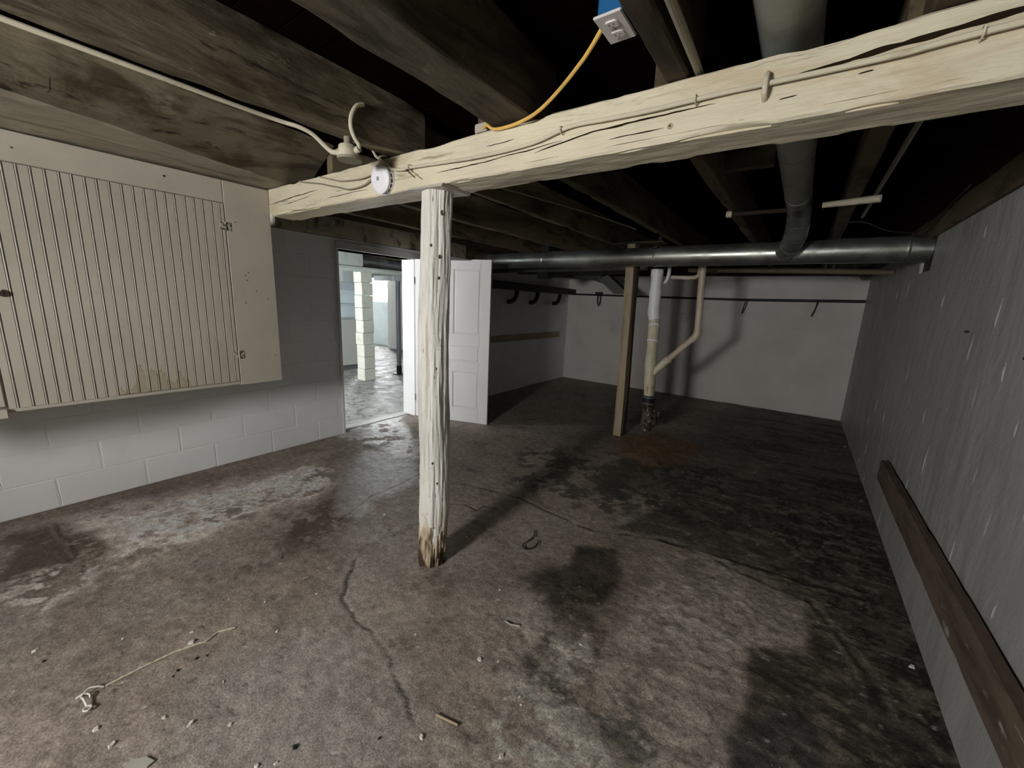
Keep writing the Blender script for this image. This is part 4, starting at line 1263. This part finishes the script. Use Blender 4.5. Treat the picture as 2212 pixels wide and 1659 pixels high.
xd = thing('long_duct', (-1.3, 4.3, 1.91), 'long grey metal duct crossing the far half of the room', 'duct')
secs = [(-3.45, -2.62), (-2.62, -1.90), (-1.90, -1.30), (-1.30, -0.40), (-0.40, 0.12), (0.12, 0.56), (0.56, 0.86)]
for i, (a, b_) in enumerate(secs):
    MB().tube([(a, 4.29, 2.012 + 0.002 * (i % 2)), ((a + b_) / 2, 4.29, 2.012), (b_ + 0.02, 4.29, 2.012)], [0.094 + 0.003 * (i % 2)] * 3, 36, 1).build('duct_section', 'galv', xd, smooth=True)
for (x) in (-2.62, -1.30, 0.56):
    MB().tube([(x - 0.012, 4.29, 2.012), (x, 4.29, 2.012), (x + 0.012, 4.29, 2.012)], [0.098, 0.102, 0.098], 36, 1).build('collar', 'galv', xd, smooth=True)
MB().tube([(-1.31, 4.20, 2.09), (-1.27, 4.19, 2.10)], 0.014, 8, 1).build('clamp', 'rust', xd)
MB().tube([(-3.45, 4.29, 2.012), (-3.52, 4.32, 2.02), (-3.70, 4.45, 2.05), (-3.90, 4.62, 2.08)], [0.094, 0.096, 0.10, 0.10], 28, 3).build('end_elbow', 'galv', xd, smooth=True)

MB().tube([(-3.91, 4.85, 1.945), (-1.56, 4.85, 1.965)], 0.034, 16, 1).build('narrow_duct', 'galv', smooth=True, label='narrower duct running just below and behind the long duct', cat='duct')
MB().tube([(-3.915, 5.6, 2.00), (-2.0, 5.6, 2.0)], 0.05, 16, 1).build('dark_duct', 'galv_dark', smooth=True, label='dim duct in the far left under the joists', cat='duct')
db = thing('duct_boot', (-2.5, 6.0, 1.67), 'grey duct leader slanting down over the black wall pipe', 'duct')
MB().tube([(-3.915, 6.5, 2.06), (-3.3, 6.3, 2.03), (-2.85, 6.15, 1.99), (-2.60, 6.05, 1.92)], [0.09, 0.09, 0.085, 0.08], 16, 2).build('branch', 'galv_dark', db, smooth=True)
MB().hexa([(-2.66, 5.98, 1.90), (-2.52, 5.98, 1.97), (-2.18, 5.98, 1.70), (-2.40, 5.98, 1.69), (-2.66, 6.16, 1.90), (-2.52, 6.16, 1.97), (-2.18, 6.16, 1.70), (-2.40, 6.16, 1.69)]).build('offset', 'galv_dark', db)
MB().box(-3.10, -2.93, 4.882, 5.0, 1.84, 2.428, 0.004).build('hanging_box', 'black', label='black box hanging under the narrow duct behind the door', cat='box')

# ------------------------------------------------------------------ far side pipes and timber prop
pr_ = thing('timber_prop', (-1.58, 4.47, 0), 'unpainted sawn timber prop left of the white drain pipe', 'post')
mb = MB()
for i in range(24):
    pass
pv = []
nn = 24
for i in range(nn + 1):
    z = 2.17 * i / nn
    dx = -0.030 * z / 2.0 + 0.006 * math.sin(z * 2.4)
    wv = 0.004 * math.sin(z * 4.2 + 1)
    pv += [(-1.628 + dx, 4.43, z), (-1.540 + dx + wv, 4.43, z), (-1.540 + dx + wv * .5, 4.475, z), (-1.628 + dx, 4.475, z)]
fs = [(4 * i + k, 4 * i + (k + 1) % 4, 4 * i + 4 + (k + 1) % 4, 4 * i + 4 + k) for i in range(nn) for k in range(4)] + [(3, 2, 1, 0), (4 * nn, 4 * nn + 1, 4 * nn + 2, 4 * nn + 3)]
mb.add(pv, fs).build('front_board', 'raw_wood', pr_)
mb = MB()
pv = []
for i in range(nn + 1):
    z = 2.17 * i / nn
    dx = -0.026 * z / 2.0
    wv = 0.005 * math.sin(z * 3.1)
    pv += [(-1.610 + dx, 4.477, z), (-1.528 + dx + wv + (.012 if .35 < z < 1.2 else 0), 4.477, z), (-1.524 + dx + wv, 4.560, z), (-1.610 + dx, 4.560, z)]
mb.add(pv, fs).build('rear_board', 'raw_wood_dark', pr_, label='dark bark-edged rear board')
timber('x', -1.84, -1.28, (4.40, 4.60, 2.172, 2.185), amp=0.002, seed=5).build('header_plate', 'plain_timber', label='flat board between the prop and the joists', cat='board')

dp_ = thing('drain_stack', (-1.40, 4.89, 0), 'white and yellowed plastic drain stack with a tan branch, right of the timber prop', 'drain pipe')


def seg(z0, z1, x0, x1, r, m_, name='pipe', r1=None, label=None, p=None):
    MB().tube([(x0, 4.89, z0), (x1, 4.89, z1)], [r, r1 or r], 28, 1).build(name, m_, p or dp_, smooth=True, label=label)


XP = lambda z: -1.388 - 0.018 * min(1, z / 1.0) - 0.052 * max(0, (z - 1.0))
seg(1.94, 2.00, -1.452, -1.453, 0.080, 'black_gloss', 'rubber_coupling', label='black rubber coupling at the top')
seg(2.00, 2.30, -1.453, -1.453, 0.060, 'black', 'upper_pipe')
seg(1.86, 1.94, -1.452, -1.452, 0.070, 'pvc_white', 'collar')
seg(1.70, 1.86, -1.447, -1.452, 0.063, 'pvc_white')
seg(1.635, 1.71, -1.446, -1.448, 0.071, 'pvc_white', 'collar')
seg(1.46, 1.64, -1.445, -1.446, 0.0655, 'pvc_white')
MB().tube([(-1.445, 4.89, 1.47), (-1.437, 4.89, 1.42), (-1.425, 4.89, 1.37)], [0.070, 0.069, 0.064], 28, 2).build('elbow_fitting', 'pvc_white', dp_, smooth=True)
seg(1.29, 1.39, -1.420, -1.428, 0.062, 'pvc_cream')
MB().tube([(-1.419, 4.885, 1.285), (-1.421, 4.892, 1.305)], 0.0675, 28, 1).build('glue_ring', 'pvc_white', dp_, smooth=True)
seg(1.11, 1.29, -1.418, -1.419, 0.064, 'pvc_cream')
MB().tube([(-1.418, 4.885, 1.10), (-1.418, 4.892, 1.12)], 0.0675, 28, 1).build('glue_ring', 'pvc_white', dp_, smooth=True)
seg(0.965, 1.11, -1.416, -1.418, 0.060, 'pvc_cream')
seg(0.872, 0.968, -1.415, -1.415, 0.065, 'pvc_cream', 'collar')
seg(0.80, 0.873, -1.412, -1.414, 0.067, 'pvc_cream', 'collar')
seg(0.62, 0.80, -1.400, -1.412, 0.063, 'pvc_cream', 'wye_fitting')
seg(0.575, 0.63, -1.398, -1.400, 0.066, 'pvc_cream', 'collar')
seg(0.44, 0.575, -1.390, -1.398, 0.060, 'pvc_cream')
seg(0.335, 0.450, -1.388, -1.389, 0.074, 'black_gloss', 'rubber_coupling', label='black rubber coupling near the floor')
for z in (0.355, 0.43):
    seg(z - .006, z + .006, -1.388, -1.388, 0.0765, 'steel_grey', 'hose_clamp')
seg(-0.01, 0.34, -1.390, -1.388, 0.058, 'iron', 'iron_pipe', label='corroded iron stub in the floor')
mb = MB()
rs = random.Random(3)
for k in range(60):
    zc = rs.uniform(.10, .31)
    c = Vector((-1.335 + rs.uniform(-.02, .13) * (zc / .3), 4.85 + rs.uniform(-.05, .05), zc))
    r = rs.uniform(.010, .026)
    bm = bmesh.new()
    bmesh.ops.create_icosphere(bm, subdivisions=1, radius=r)
    mb.add([tuple(c + v.co * rs.uniform(.6, 1.3)) for v in bm.verts], [[v.index for v in f.verts] for f in bm.faces])
    bm.free()
mb.build('crusted_sealant', 'iron', dp_, kind='stuff', label='lumpy crust on the iron pipe')
# branch
br = dp_
MB().tube([(-0.985, 4.93, 2.17), (-0.944, 4.93, 1.27)], 0.036, 18, 1).build('branch_pipe', 'pvc_tan', br, smooth=True, label='tan branch pipe')
MB().tube([(-0.9445, 4.93, 1.29), (-0.943, 4.93, 1.24), (-0.965, 4.93, 1.19), (-1.00, 4.93, 1.155)], 0.043, 18, 3).build('branch_elbow', 'pvc_tan', br, smooth=True)
MB().tube([(-0.985, 4.93, 1.172), (-1.225, 4.91, 0.905)], 0.035, 18, 1).build('branch_pipe', 'pvc_tan', br, smooth=True, label='tan branch pipe')
MB().tube([(-1.205, 4.912, 0.925), (-1.255, 4.908, 0.868), (-1.385, 4.892, 0.715)], [0.046, 0.044, 0.040], 18, 1).build('wye_arm', 'pvc_cream', br, smooth=True)
# trap and thin vents
tp = thing('pipe_trap', (-1.2, 4.99, 1.80), 'small tan trap pipe between the drain stack and the branch', 'pipe')
MB().tube([(-1.33, 5.02, 1.862), (-1.10, 5.02, 1.858), (-1.045, 5.02, 1.872), (-1.02, 5.02, 1.92), (-1.018, 5.02, 2.16)], 0.023, 12, 4).build('pipe', 'pvc_tan', tp, smooth=True)
MB().tube([(-1.34, 4.96, 1.98), (-1.338, 4.96, 1.90), (-1.352, 4.96, 1.83), (-1.378, 4.96, 1.79)], [0.020, 0.020, 0.020, 0.016], 10, 3).build('overflow_tube', 'pvc_white', tp, smooth=True)
MB().tube([(-1.25, 5.5, 1.985), (-0.2, 5.5, 1.967), (0.66, 5.5, 1.945)], 0.030, 12, 1).build('tan_pipe', 'pipe_tan', smooth=True, label='long tan pipe behind the duct towards the right wall', cat='pipe')
MB().tube([(-0.360, -1.9, 2.20), (-0.355, 1.0, 2.195), (-0.362, 1.53, 2.195)], 0.012, 10, 1).build('thin_pipe', 'cable_dull', smooth=True, label='thin pipe above the beam beside the brown joist', cat='pipe')
MB().tube([(0.235, 1.45, 2.20), (0.238, 3.9, 2.20)], 0.011, 8, 1).build('thin_pipe', 'pipe_tan', smooth=True, label='thin pipe past the beam right of the elbow', cat='pipe')
MB().tube([(-0.003, 3.24, 2.164), (0.257, 3.165, 2.160)], [0.017, 0.021], 14, 1).build('cross_pipe', 'cable_painted', smooth=True, label='short pale pipe end crossing under the joist right of the elbow', cat='pipe')
cpp = thing('cross_pipe', (-0.4, 3.30, 2.14), 'thin brown pipe with a pale cap crossing left of the elbow', 'pipe')
MB().tube([(-0.545, 3.30, 2.166), (-0.51, 3.30, 2.166)], 0.022, 12, 1).build('cap', 'cable_painted', cpp, smooth=True)
MB().tube([(-0.51, 3.30, 2.164), (-0.19, 3.30, 2.164)], 0.014, 12, 1).build('tube', 'rust', cpp, smooth=True)
MB().tube([(-1.80, 2.2, 2.25), (-1.55, 3.2, 2.24), (-1.4, 3.9, 2.22)], 0.006, 6, 3).build('loose_cable', 'cable_dull', smooth=True, label='dim loose cable under the joists past the beam', cat='cable')
MB().tube([(0.10, 3.9, 2.16), (0.25, 4.0, 2.18), (0.42, 4.12, 2.125), (0.60, 4.15, 2.13), (0.64, 3.4, 2.24)], 0.005, 6, 4).build('loose_cable', 'black', smooth=True, label='black cable over the right end of the duct', cat='cable')
MB().tube([(-3.06, 1.60, 1.985), (-3.0, 1.62, 1.96), (-2.85, 1.65, 1.955), (-2.75, 1.66, 2.0), (-2.7, 1.60, 2.10), (-2.6, 1.60, 2.185)], 0.006, 6, 4).build('loose_cable', 'black', smooth=True, label='black cable drooping behind the left end of the beam', cat='cable')

# duct hangers and U pipe near the far right corner
MB().tube([(0.110, 5.5, 2.09), (0.110, 5.5, 1.965)], 0.014, 8, 1).build('pipe_stub', 'pipe_tan', smooth=True, label='left of two short pegs below the duct', cat='peg')
MB().tube([(0.182, 5.5, 2.09), (0.182, 5.5, 1.965)], 0.014, 8, 1).build('pipe_stub', 'pipe_tan', smooth=True, label='right of two short pegs below the duct', cat='peg')
MB().tube([(0.53, 7.1, 2.10), (0.535, 7.1, 2.03), (0.575, 7.1, 1.99), (0.615, 7.1, 2.03), (0.62, 7.1, 2.10)], 0.018, 10, 4).build('pipe_bend', 'pipe_tan', smooth=True, label='small U bend pipe in the far right corner', cat='pipe')

# ------------------------------------------------------------------ end wall and far left wall fittings
MB().tube([(-3.90, 7.37, 1.706), (-1.6, 7.37, 1.690), (-0.8, 7.37, 1.686), (0.665, 7.37, 1.708)], [0.016, 0.018, 0.020, 0.020], 10, 1).build('black_pipe', 'black', smooth=True,
    label='thin black pipe running along the end wall', cat='pipe')
mb = MB().box(-3.30, -3.17, 7.30, 7.36, 1.72, 1.755, 0.003)
mb.tube([(-3.24, 7.33, 1.72), (-3.255, 7.33, 1.60), (-3.22, 7.33, 1.50), (-3.195, 7.33, 1.60), (-3.21, 7.33, 1.72)], 0.008, 6, 4)
mb.build('hanging_strap', 'rust', smooth=True, label='looped strap hanging on a bracket from the black pipe, left', cat='strap')
MB().tube([(-0.765, 7.345, 1.70), (-0.785, 7.34, 1.56), (-0.79, 7.34, 1.47), (-0.752, 7.34, 1.60), (-0.745, 7.345, 1.70)], 0.005, 6, 4).build('wire_hook', 'rust', smooth=True, label='thin wire loop on the black pipe left of centre', cat='hook')
MB().tube([(0.135, 7.345, 1.70), (0.128, 7.34, 1.60), (0.095, 7.34, 1.475), (0.120, 7.34, 1.55), (0.147, 7.345, 1.70)], 0.006, 6, 4).build('wire_hook', 'rust', smooth=True, label='thin wire loop on the black pipe, right side', cat='hook')
mb = MB()
mb.box(-2.06, -1.96, 7.385, 7.398, 1.36, 1.96, 0.003)
mb.box(-1.96, -1.42, 7.385, 7.398, 1.36, 1.42, 0.003)
mb.box(-1.955, -1.42, 7.391, 7.398, 1.425, 1.96, 0.002)
mb.build('access_panel', 'wall_back', label='faint square panel outline on the end wall behind the drain', cat='panel')
timber('y', 4.0, 7.36, (-3.905, -3.74, 1.690, 1.80), amp=0.004, seed=41, step=0.12).build('dark_shelf', 'black', smooth=True, label='dark shelf board high on the left wall behind the door', cat='shelf')
for i, yy in enumerate((5.26, 5.90, 6.69)):
    MB().tube([(-3.83, yy + 0.20, 1.684), (-3.83, yy + 0.185, 1.62), (-3.83, yy + 0.14, 1.555), (-3.83, yy + 0.07, 1.515), (-3.83, yy - 0.03, 1.505)], 0.036, 14, 4).build(
        'curved_hook', 'black', smooth=True, label=['black curved pipe hook under the dark shelf, nearest the open door', 'black curved pipe hook under the dark shelf, middle of three',
                                        'black curved pipe hook under the dark shelf, nearest the corner'][i], cat='hook')
MB().box(-3.905, -3.885, 4.20, 7.07, 0.860, 0.965, 0.003).build('wall_board', 'shelf_wood', label='plain wooden board fixed along the left wall behind the door', cat='board')

# skirting timber fixed to the right wall
bt_ = timber('y', 0.55, 3.80, (0.615, 0.664, 0.345, 0.490), amp=0.002, step=0.03, nper=8, seed=51, chip=0.008,
             taper=lambda t: (0.615, 0.664, 0.328 + 0.008 * max(0, t - 1.5), 0.490))
bt_.v = [(x, y + (0.06 * noise.noise(Vector((1, 2, z * 40))) if y > 3.7 else 0), z) for x, y, z in bt_.v]
bt_.build('wall_plank', 'wall_batten', smooth=True, label='weathered brown plank fixed low along the grey right wall', cat='plank')
for i, (yy, zz) in enumerate(((2.2, 1.38), (1.62, 1.30), (2.9, 1.45))):
    MB().cyl((0.668, yy, zz), (0.655, yy, zz), 0.006, 7).build('nail', 'rust', label=['small dark nail in the grey wall, upper left one', 'small dark nail in the grey wall, nearest', 'small dark nail in the grey wall, farthest'][i], cat='nail')

# ------------------------------------------------------------------ far room things
pi = thing('block_pier', (-6.28, 4.30, 0), 'stacked pale concrete block pier seen through the doorway', 'pier')
rs = random.Random(5)
for k in range(9):
    z0 = 0.215 * k + 0.004
    a = rs.uniform(-.008, .008)
    b2 = rs.uniform(-.008, .008)
    MB().box(-6.40 + a, -6.185 + a, 4.19 + b2, 4.415 + b2, z0, z0 + 0.211, 0.007).build('block', 'block_pier', pi)
sl = thing('steel_post', (-6.40, 5.13, 0), 'thin grey steel post on a black foot at the doorway edge', 'post')
MB().tube([(-6.40, 5.13, 0.10), (-6.40, 5.13, 1.80)], 0.045, 18, 1).build('shaft', 'steel_grey', sl, smooth=True)
MB().tube([(-6.40, 5.13, 0.012), (-6.40, 5.13, 0.17)], 0.052, 18, 1).build('sleeve', 'black', sl, smooth=True)
MB().tube([(-6.40, 5.13, -0.002), (-6.40, 5.13, 0.014)], 0.12, 20, 1).build('foot_plate', 'black', sl, smooth=True)
wb = thing('tall_cabinet', (-9.0, 7.6, 0), 'tall plain white cabinet beside the far window', 'cabinet')
MB().box(-9.72, -8.4, 7.41, 7.90, 0.02, 1.93, 0.01).build('body', 'door_paint', wb)
MB().box(-9.70, -9.05, 7.395, 7.41, 0.05, 1.90, 0.004).build('door', 'door_paint', wb)
MB().box(-9.03, -8.42, 7.395, 7.41, 0.05, 1.90, 0.004).build('door', 'door_paint', wb)
fu = thing('furnace', (-7.5, 4.75, 0), 'pale furnace with bluish metal hood behind the block pier', 'furnace')
MB().box(-7.95, -7.42, 4.38, 5.02, 0.09, 1.02, 0.01).build('casing', 'furnace', fu)
MB().box(-7.93, -7.46, 4.42, 5.0, 0.0, 0.09).build('base', 'steel_grey', fu)
MB().box(-7.93, -7.40, 4.40, 5.02, 1.025, 1.33, 0.05).build('blower_cover', 'furnace_blue', fu)
MB().box(-7.95, -7.42, 4.36, 5.02, 1.335, 1.60, 0.006).build('plenum', 'furnace_blue', fu)
MB().hexa([(-7.95, 4.36, 1.60), (-7.42, 4.36, 1.60), (-7.42, 5.02, 1.60), (-7.95, 5.02, 1.60), (-7.85, 4.62, 1.76), (-7.52, 4.62, 1.76), (-7.52, 5.0, 1.76), (-7.85, 5.0, 1.76)]).build('hood', 'furnace_blue', fu)
MB().box(-7.83, -7.54, 4.70, 4.96, 1.76, 2.05).build('riser', 'galv_bright', fu)
bd = thing('box_duct', (-5.9, 3.8, 1.93), 'pale square duct crossing above the pier beyond the doorway', 'duct')
MB().box(-6.05, -5.60, 2.3, 3.835, 1.935, 2.16, 0.004).build('trunk', 'duct_white', bd)
MB().box(-6.30, -5.58, 2.3, 5.4, 1.895, 1.93, 0.004).build('support_board', 'duct_white', bd)
fd = thing('flexible_duct', (-5.95, 4.4, 1.95), 'crumpled silver duct beyond the doorway', 'duct')
mb = MB()
path = []
rad = []
for i in range(40):
    t = i / 39
    path.append((-6.05, 3.95 + 1.1 * t, 2.045 + 0.012 * math.sin(6 * t)))
    rad.append(0.105 + 0.012 * noise.noise(Vector((t * 9, 2, 0))) + 0.004 * math.sin(i * 1.9))
mb.tube(path, rad, 20, 1)
mb.xform(lambda v: v + Vector((0, 0, 1)) * 0.02 * noise.noise(v * 9))
mb.build('sleeve', 'galv_bright', fd, smooth=True)
MB().box(-6.9, -6.3, 4.95, 5.35, 1.80, 1.893, 0.004).build('low_duct', 'galv_bright', label='low silver duct section right of the block pier', cat='duct')
MB().box(-9.8, -9.2, 6.0, 7.3, 1.96, 2.115, 0.01).build('low_duct', 'galv_bright', label='distant duct section near the far window', cat='duct')
MB().box(-11.85, -4.2, 6.4, 6.55, 2.12, 2.40, 0.005).build('far_joist', 'duct_white', label='pale beam across the far room ceiling', cat='beam')
for i, yy in enumerate((2.0, 2.9, 5.7)):
    MB().box(-11.85, -4.2, yy, yy + 0.05, 2.22, 2.42, 0.004).build('far_joist', 'brown_timber', label=['dark joist in the far room, nearest', 'dark joist in the far room, second', 'dark joist in the far room beyond the pier'][i], cat='joist')

# ------------------------------------------------------------------ litter on the floor
CH = [(-1.93, 0.42, 1.5), (-1.94, 0.72, .9), (-2.0, 0.44, .8), (-1.53, 0.3, 1.4), (-1.63, 0.25, 1.0), (-1.65, 0.12, 1.3), (-1.76, 0.1, 1.1), (-1.62, 0.43, .8), (-1.71, 0.67, .8),
      (-0.86, 0.76, 1.3), (-0.6, 0.88, 1.2), (-0.9, 1.12, 1.1), (-1.09, 1.51, .7), (-1.55, 1.76, .9), (-2.18, 1.6, .9), (-0.59, 1.46, .8),
      (-1.34, 1.34, .6), (-1.21, 1.04, .7), (-1.21, 0.38, .9), (-1.17, 0.42, .8), (-2.18, 0.25, .7), (-0.67, 1.09, .6), (-0.65, 1.07, .6), (-0.83, 1.16, .7),
      (-1.42, 0.38, .8), (-2.1, 0.62, .7), (-1.8, 0.9, .6), (-2.38, 0.02, 1.3), (0.62, 2.26, 1.5), (0.63, 5.93, 1.2)]


def chip_mesh(seed):
    rs = random.Random(seed)
    n = 7
    r = 0.010
    top, bot = [], []
    e = rs.uniform(0.5, 0.9)
    for k in range(n):
        a = 2 * math.pi * k / n + rs.uniform(-.3, .3)
        q = r * rs.uniform(0.7, 1.2)
        bot.append((q * math.cos(a), q * e * math.sin(a), 0.0))
        top.append((q * .75 * math.cos(a), q * .75 * e * math.sin(a), 0.004 + rs.uniform(0, .003)))
    me = bpy.data.meshes.new('paint_chip')
    me.from_pydata(bot + top, [], [tuple(range(n - 1, -1, -1)), tuple(range(n, 2 * n))] + [(i, (i + 1) % n, n + (i + 1) % n, n + i) for i in range(n)])
    me.materials.append(M['chip'])
    return me


CL = {0: 'large white chip touching the middle of the frayed cord', 1: 'white chip alone on the floor halfway between the cord and the post',
      3: 'slender white chip right of the cord clasp in the grey area', 5: 'white chip nearest the flat grey-green flake', 6: 'white chip just in front of the cord clasp',
      9: 'white chip below the short thin stick', 10: 'white chip near the bottom edge right of the short thin stick', 11: 'white chip between the short stick and the dark stain',
      14: 'pale chip on the grey track left of the log post', 27: 'white chip at the far left of the floor', 28: 'white chip against the right wall below the brown plank',
      29: 'white chip by the right wall in the far dark corner', 13: 'small chip beside the shadow right of the log post', 15: 'chip close to the dark damp stain'}
cms = [chip_mesh(i) for i in range(6)]
for i, (x, y, s) in enumerate(CH):
    o = bpy.data.objects.new('paint_chip', cms[i % 6])
    COL.objects.link(o)
    o.location = (x, y, floor_z(x, y) + 0.0005)
    o.rotation_euler = (0, 0, i * 1.7)
    o.scale = (s, s, s)
    if i in CL:
        tag(o, CL[i], 'paint chip')
    else:
        tag(o, 'tiny white paint chip lying on the concrete floor', 'paint chip', 'white paint chips scattered on the floor')
DK = [((-1.815, 0.341), 'dark pebble right of the cord, lower of two'), ((-1.799, 0.321), 'tiny dark pebble below the other near the cord'), ((-1.821, 0.404), 'dark pebble close under the cord'),
      ((-1.804, 0.434), 'dark pebble right of the white chip on the cord'), ((-2.282, 0.033), 'dark pebble at the far left of the floor'), ((-0.97, 0.67), 'dark pebble near the front left of the short stick'),
      ((-1.17, 0.481), 'curved dark scrap near the bottom edge'), ((-2.228, 0.934), 'dark pebble beside the rusty floor stain')]
for i, ((x, y), lb) in enumerate(DK):
    me = cms[i % 6].copy()
    me.name = 'pebble'
    me.materials.clear()
    me.materials.append(M['black'])
    o = bpy.data.objects.new('pebble', me)
    COL.objects.link(o)
    o.location = (x, y, floor_z(x, y) + 0.0005)
    o.rotation_euler = (0, 0, i * 2.1)
    q = (0.8, 0.6, 0.8, 0.7, 0.8, 0.7, 1.1, 0.9)[i]
    o.scale = (q, q * .8, q)
    tag(o, lb, 'pebble')
# larger flake at the front edge
mb = MB()
mb.prism([(-1.535, 0.150), (-1.515, 0.178), (-1.480, 0.190), (-1.475, 0.170), (-1.495, 0.150), (-1.500, 0.120), (-1.525, 0.118)], 0.002, 0.007, 'z')
mb.build('concrete_flake', 'chip_grey', label='flat grey-green flake at the bottom edge of the picture', cat='flake')
mb = MB()
rs = random.Random(9)
for k in range(900):
    x, y = rs.uniform(-3.4, 0.5), rs.uniform(0.0, 3.2)
    if rs.random() < 0.5:
        x, y = rs.gauss(-1.5, 0.45), rs.gauss(0.75, 0.35)
    if math.hypot(x + 1.55, y - 1.46) < 0.13:
        continue
    z = floor_z(x, y)
    r = rs.uniform(.0012, .0035)
    mb.add([(x + r, y, z), (x - r * .6, y + r, z), (x - r * .5, y - r * .9, z), (x, y, z + r)], [(0, 1, 3), (1, 2, 3), (2, 0, 3), (0, 2, 1)])
mb.build('floor_grit', 'grit', label='fine pale grit strewn over the concrete floor', cat='grit', kind='stuff')

cord = [(-1.876, 0.564), (-1.905, 0.506), (-1.887, 0.457), (-1.904, 0.413), (-1.924, 0.363), (-1.934, 0.313), (-1.939, 0.25), (-1.942, 0.189), (-1.943, 0.151)]
cp = thing('pull_cord', (-1.93, 0.3, 0), 'frayed cord ending in a small metal clasp on the floor', 'cord')
mb = MB()
for ph in (0, math.pi):
    P = []
    for i in range(len(cord) - 1):
        for k in range(8):
            t = k / 8
            x = cord[i][0] * (1 - t) + cord[i + 1][0] * t
            y = cord[i][1] * (1 - t) + cord[i + 1][1] * t
            a = (i * 8 + k) * 0.9 + ph
            P.append((x + 0.0022 * math.cos(a), y, floor_z(x, y) + 0.005 + 0.0020 * math.sin(a)))
    mb.tube(P, 0.0025, 6, 1)
mb.build('string', 'string', cp, smooth=True)
MB().tube([(-1.943, 0.151, 0.006), (-1.950, 0.135, 0.016), (-1.958, 0.115, 0.020), (-1.950, 0.098, 0.016), (-1.958, 0.080, 0.006)], 0.003, 8, 4).build('wire_end', 'chip', cp, smooth=True)
mb = MB()
ring = [(-1.866 + 0.0105 * math.cos(a), 0.097 + 0.0105 * math.sin(a), 0.014) for a in [2 * math.pi * k / 16 for k in range(17)]]
mb.tube(ring, 0.0032, 7, 1)
mb.tube([(-1.877, 0.098, 0.014), (-1.905, 0.096, 0.018), (-1.925, 0.094, 0.020)], 0.0036, 7, 2)
mb.tube([(-1.925, 0.090, 0.020), (-1.936, 0.094, 0.022), (-1.938, 0.104, 0.020), (-1.928, 0.112, 0.016), (-1.914, 0.110, 0.010)], 0.003, 7, 3)
mb.build('clasp', 'chip', cp, smooth=True, label='pale metal eye and hook')
zz = floor_z(-.83, .85)
MB().tube([(-0.872, 0.843, zz + 0.006), (-0.785, 0.864, zz + 0.006)], 0.0042, 7, 1).build('pencil_stub', 'shelf_wood', smooth=True, label='short thin stick lying on the floor near the front', cat='stick')
MB().tube([(-0.935, 1.352, 0.006), (-0.90, 1.35, 0.008), (-0.865, 1.37, 0.008)], 0.004, 7, 1).build('twig', 'chip_grey', smooth=True, label='short pale twig beside the dark floor stain', cat='twig')
MB().tube([(-1.245, 2.10, 0.006), (-1.212, 2.043, 0.010), (-1.205, 1.985, 0.012), (-1.213, 1.927, 0.012), (-1.202, 1.894, 0.010), (-1.171, 1.889, 0.008), (-1.143, 1.925, 0.012), (-1.148, 1.985, 0.014), (-1.163, 2.005, 0.010)],
          0.0035, 7, 4).build('bent_wire', 'black', smooth=True, label='small dark curl of wire on the floor right of the post', cat='wire')
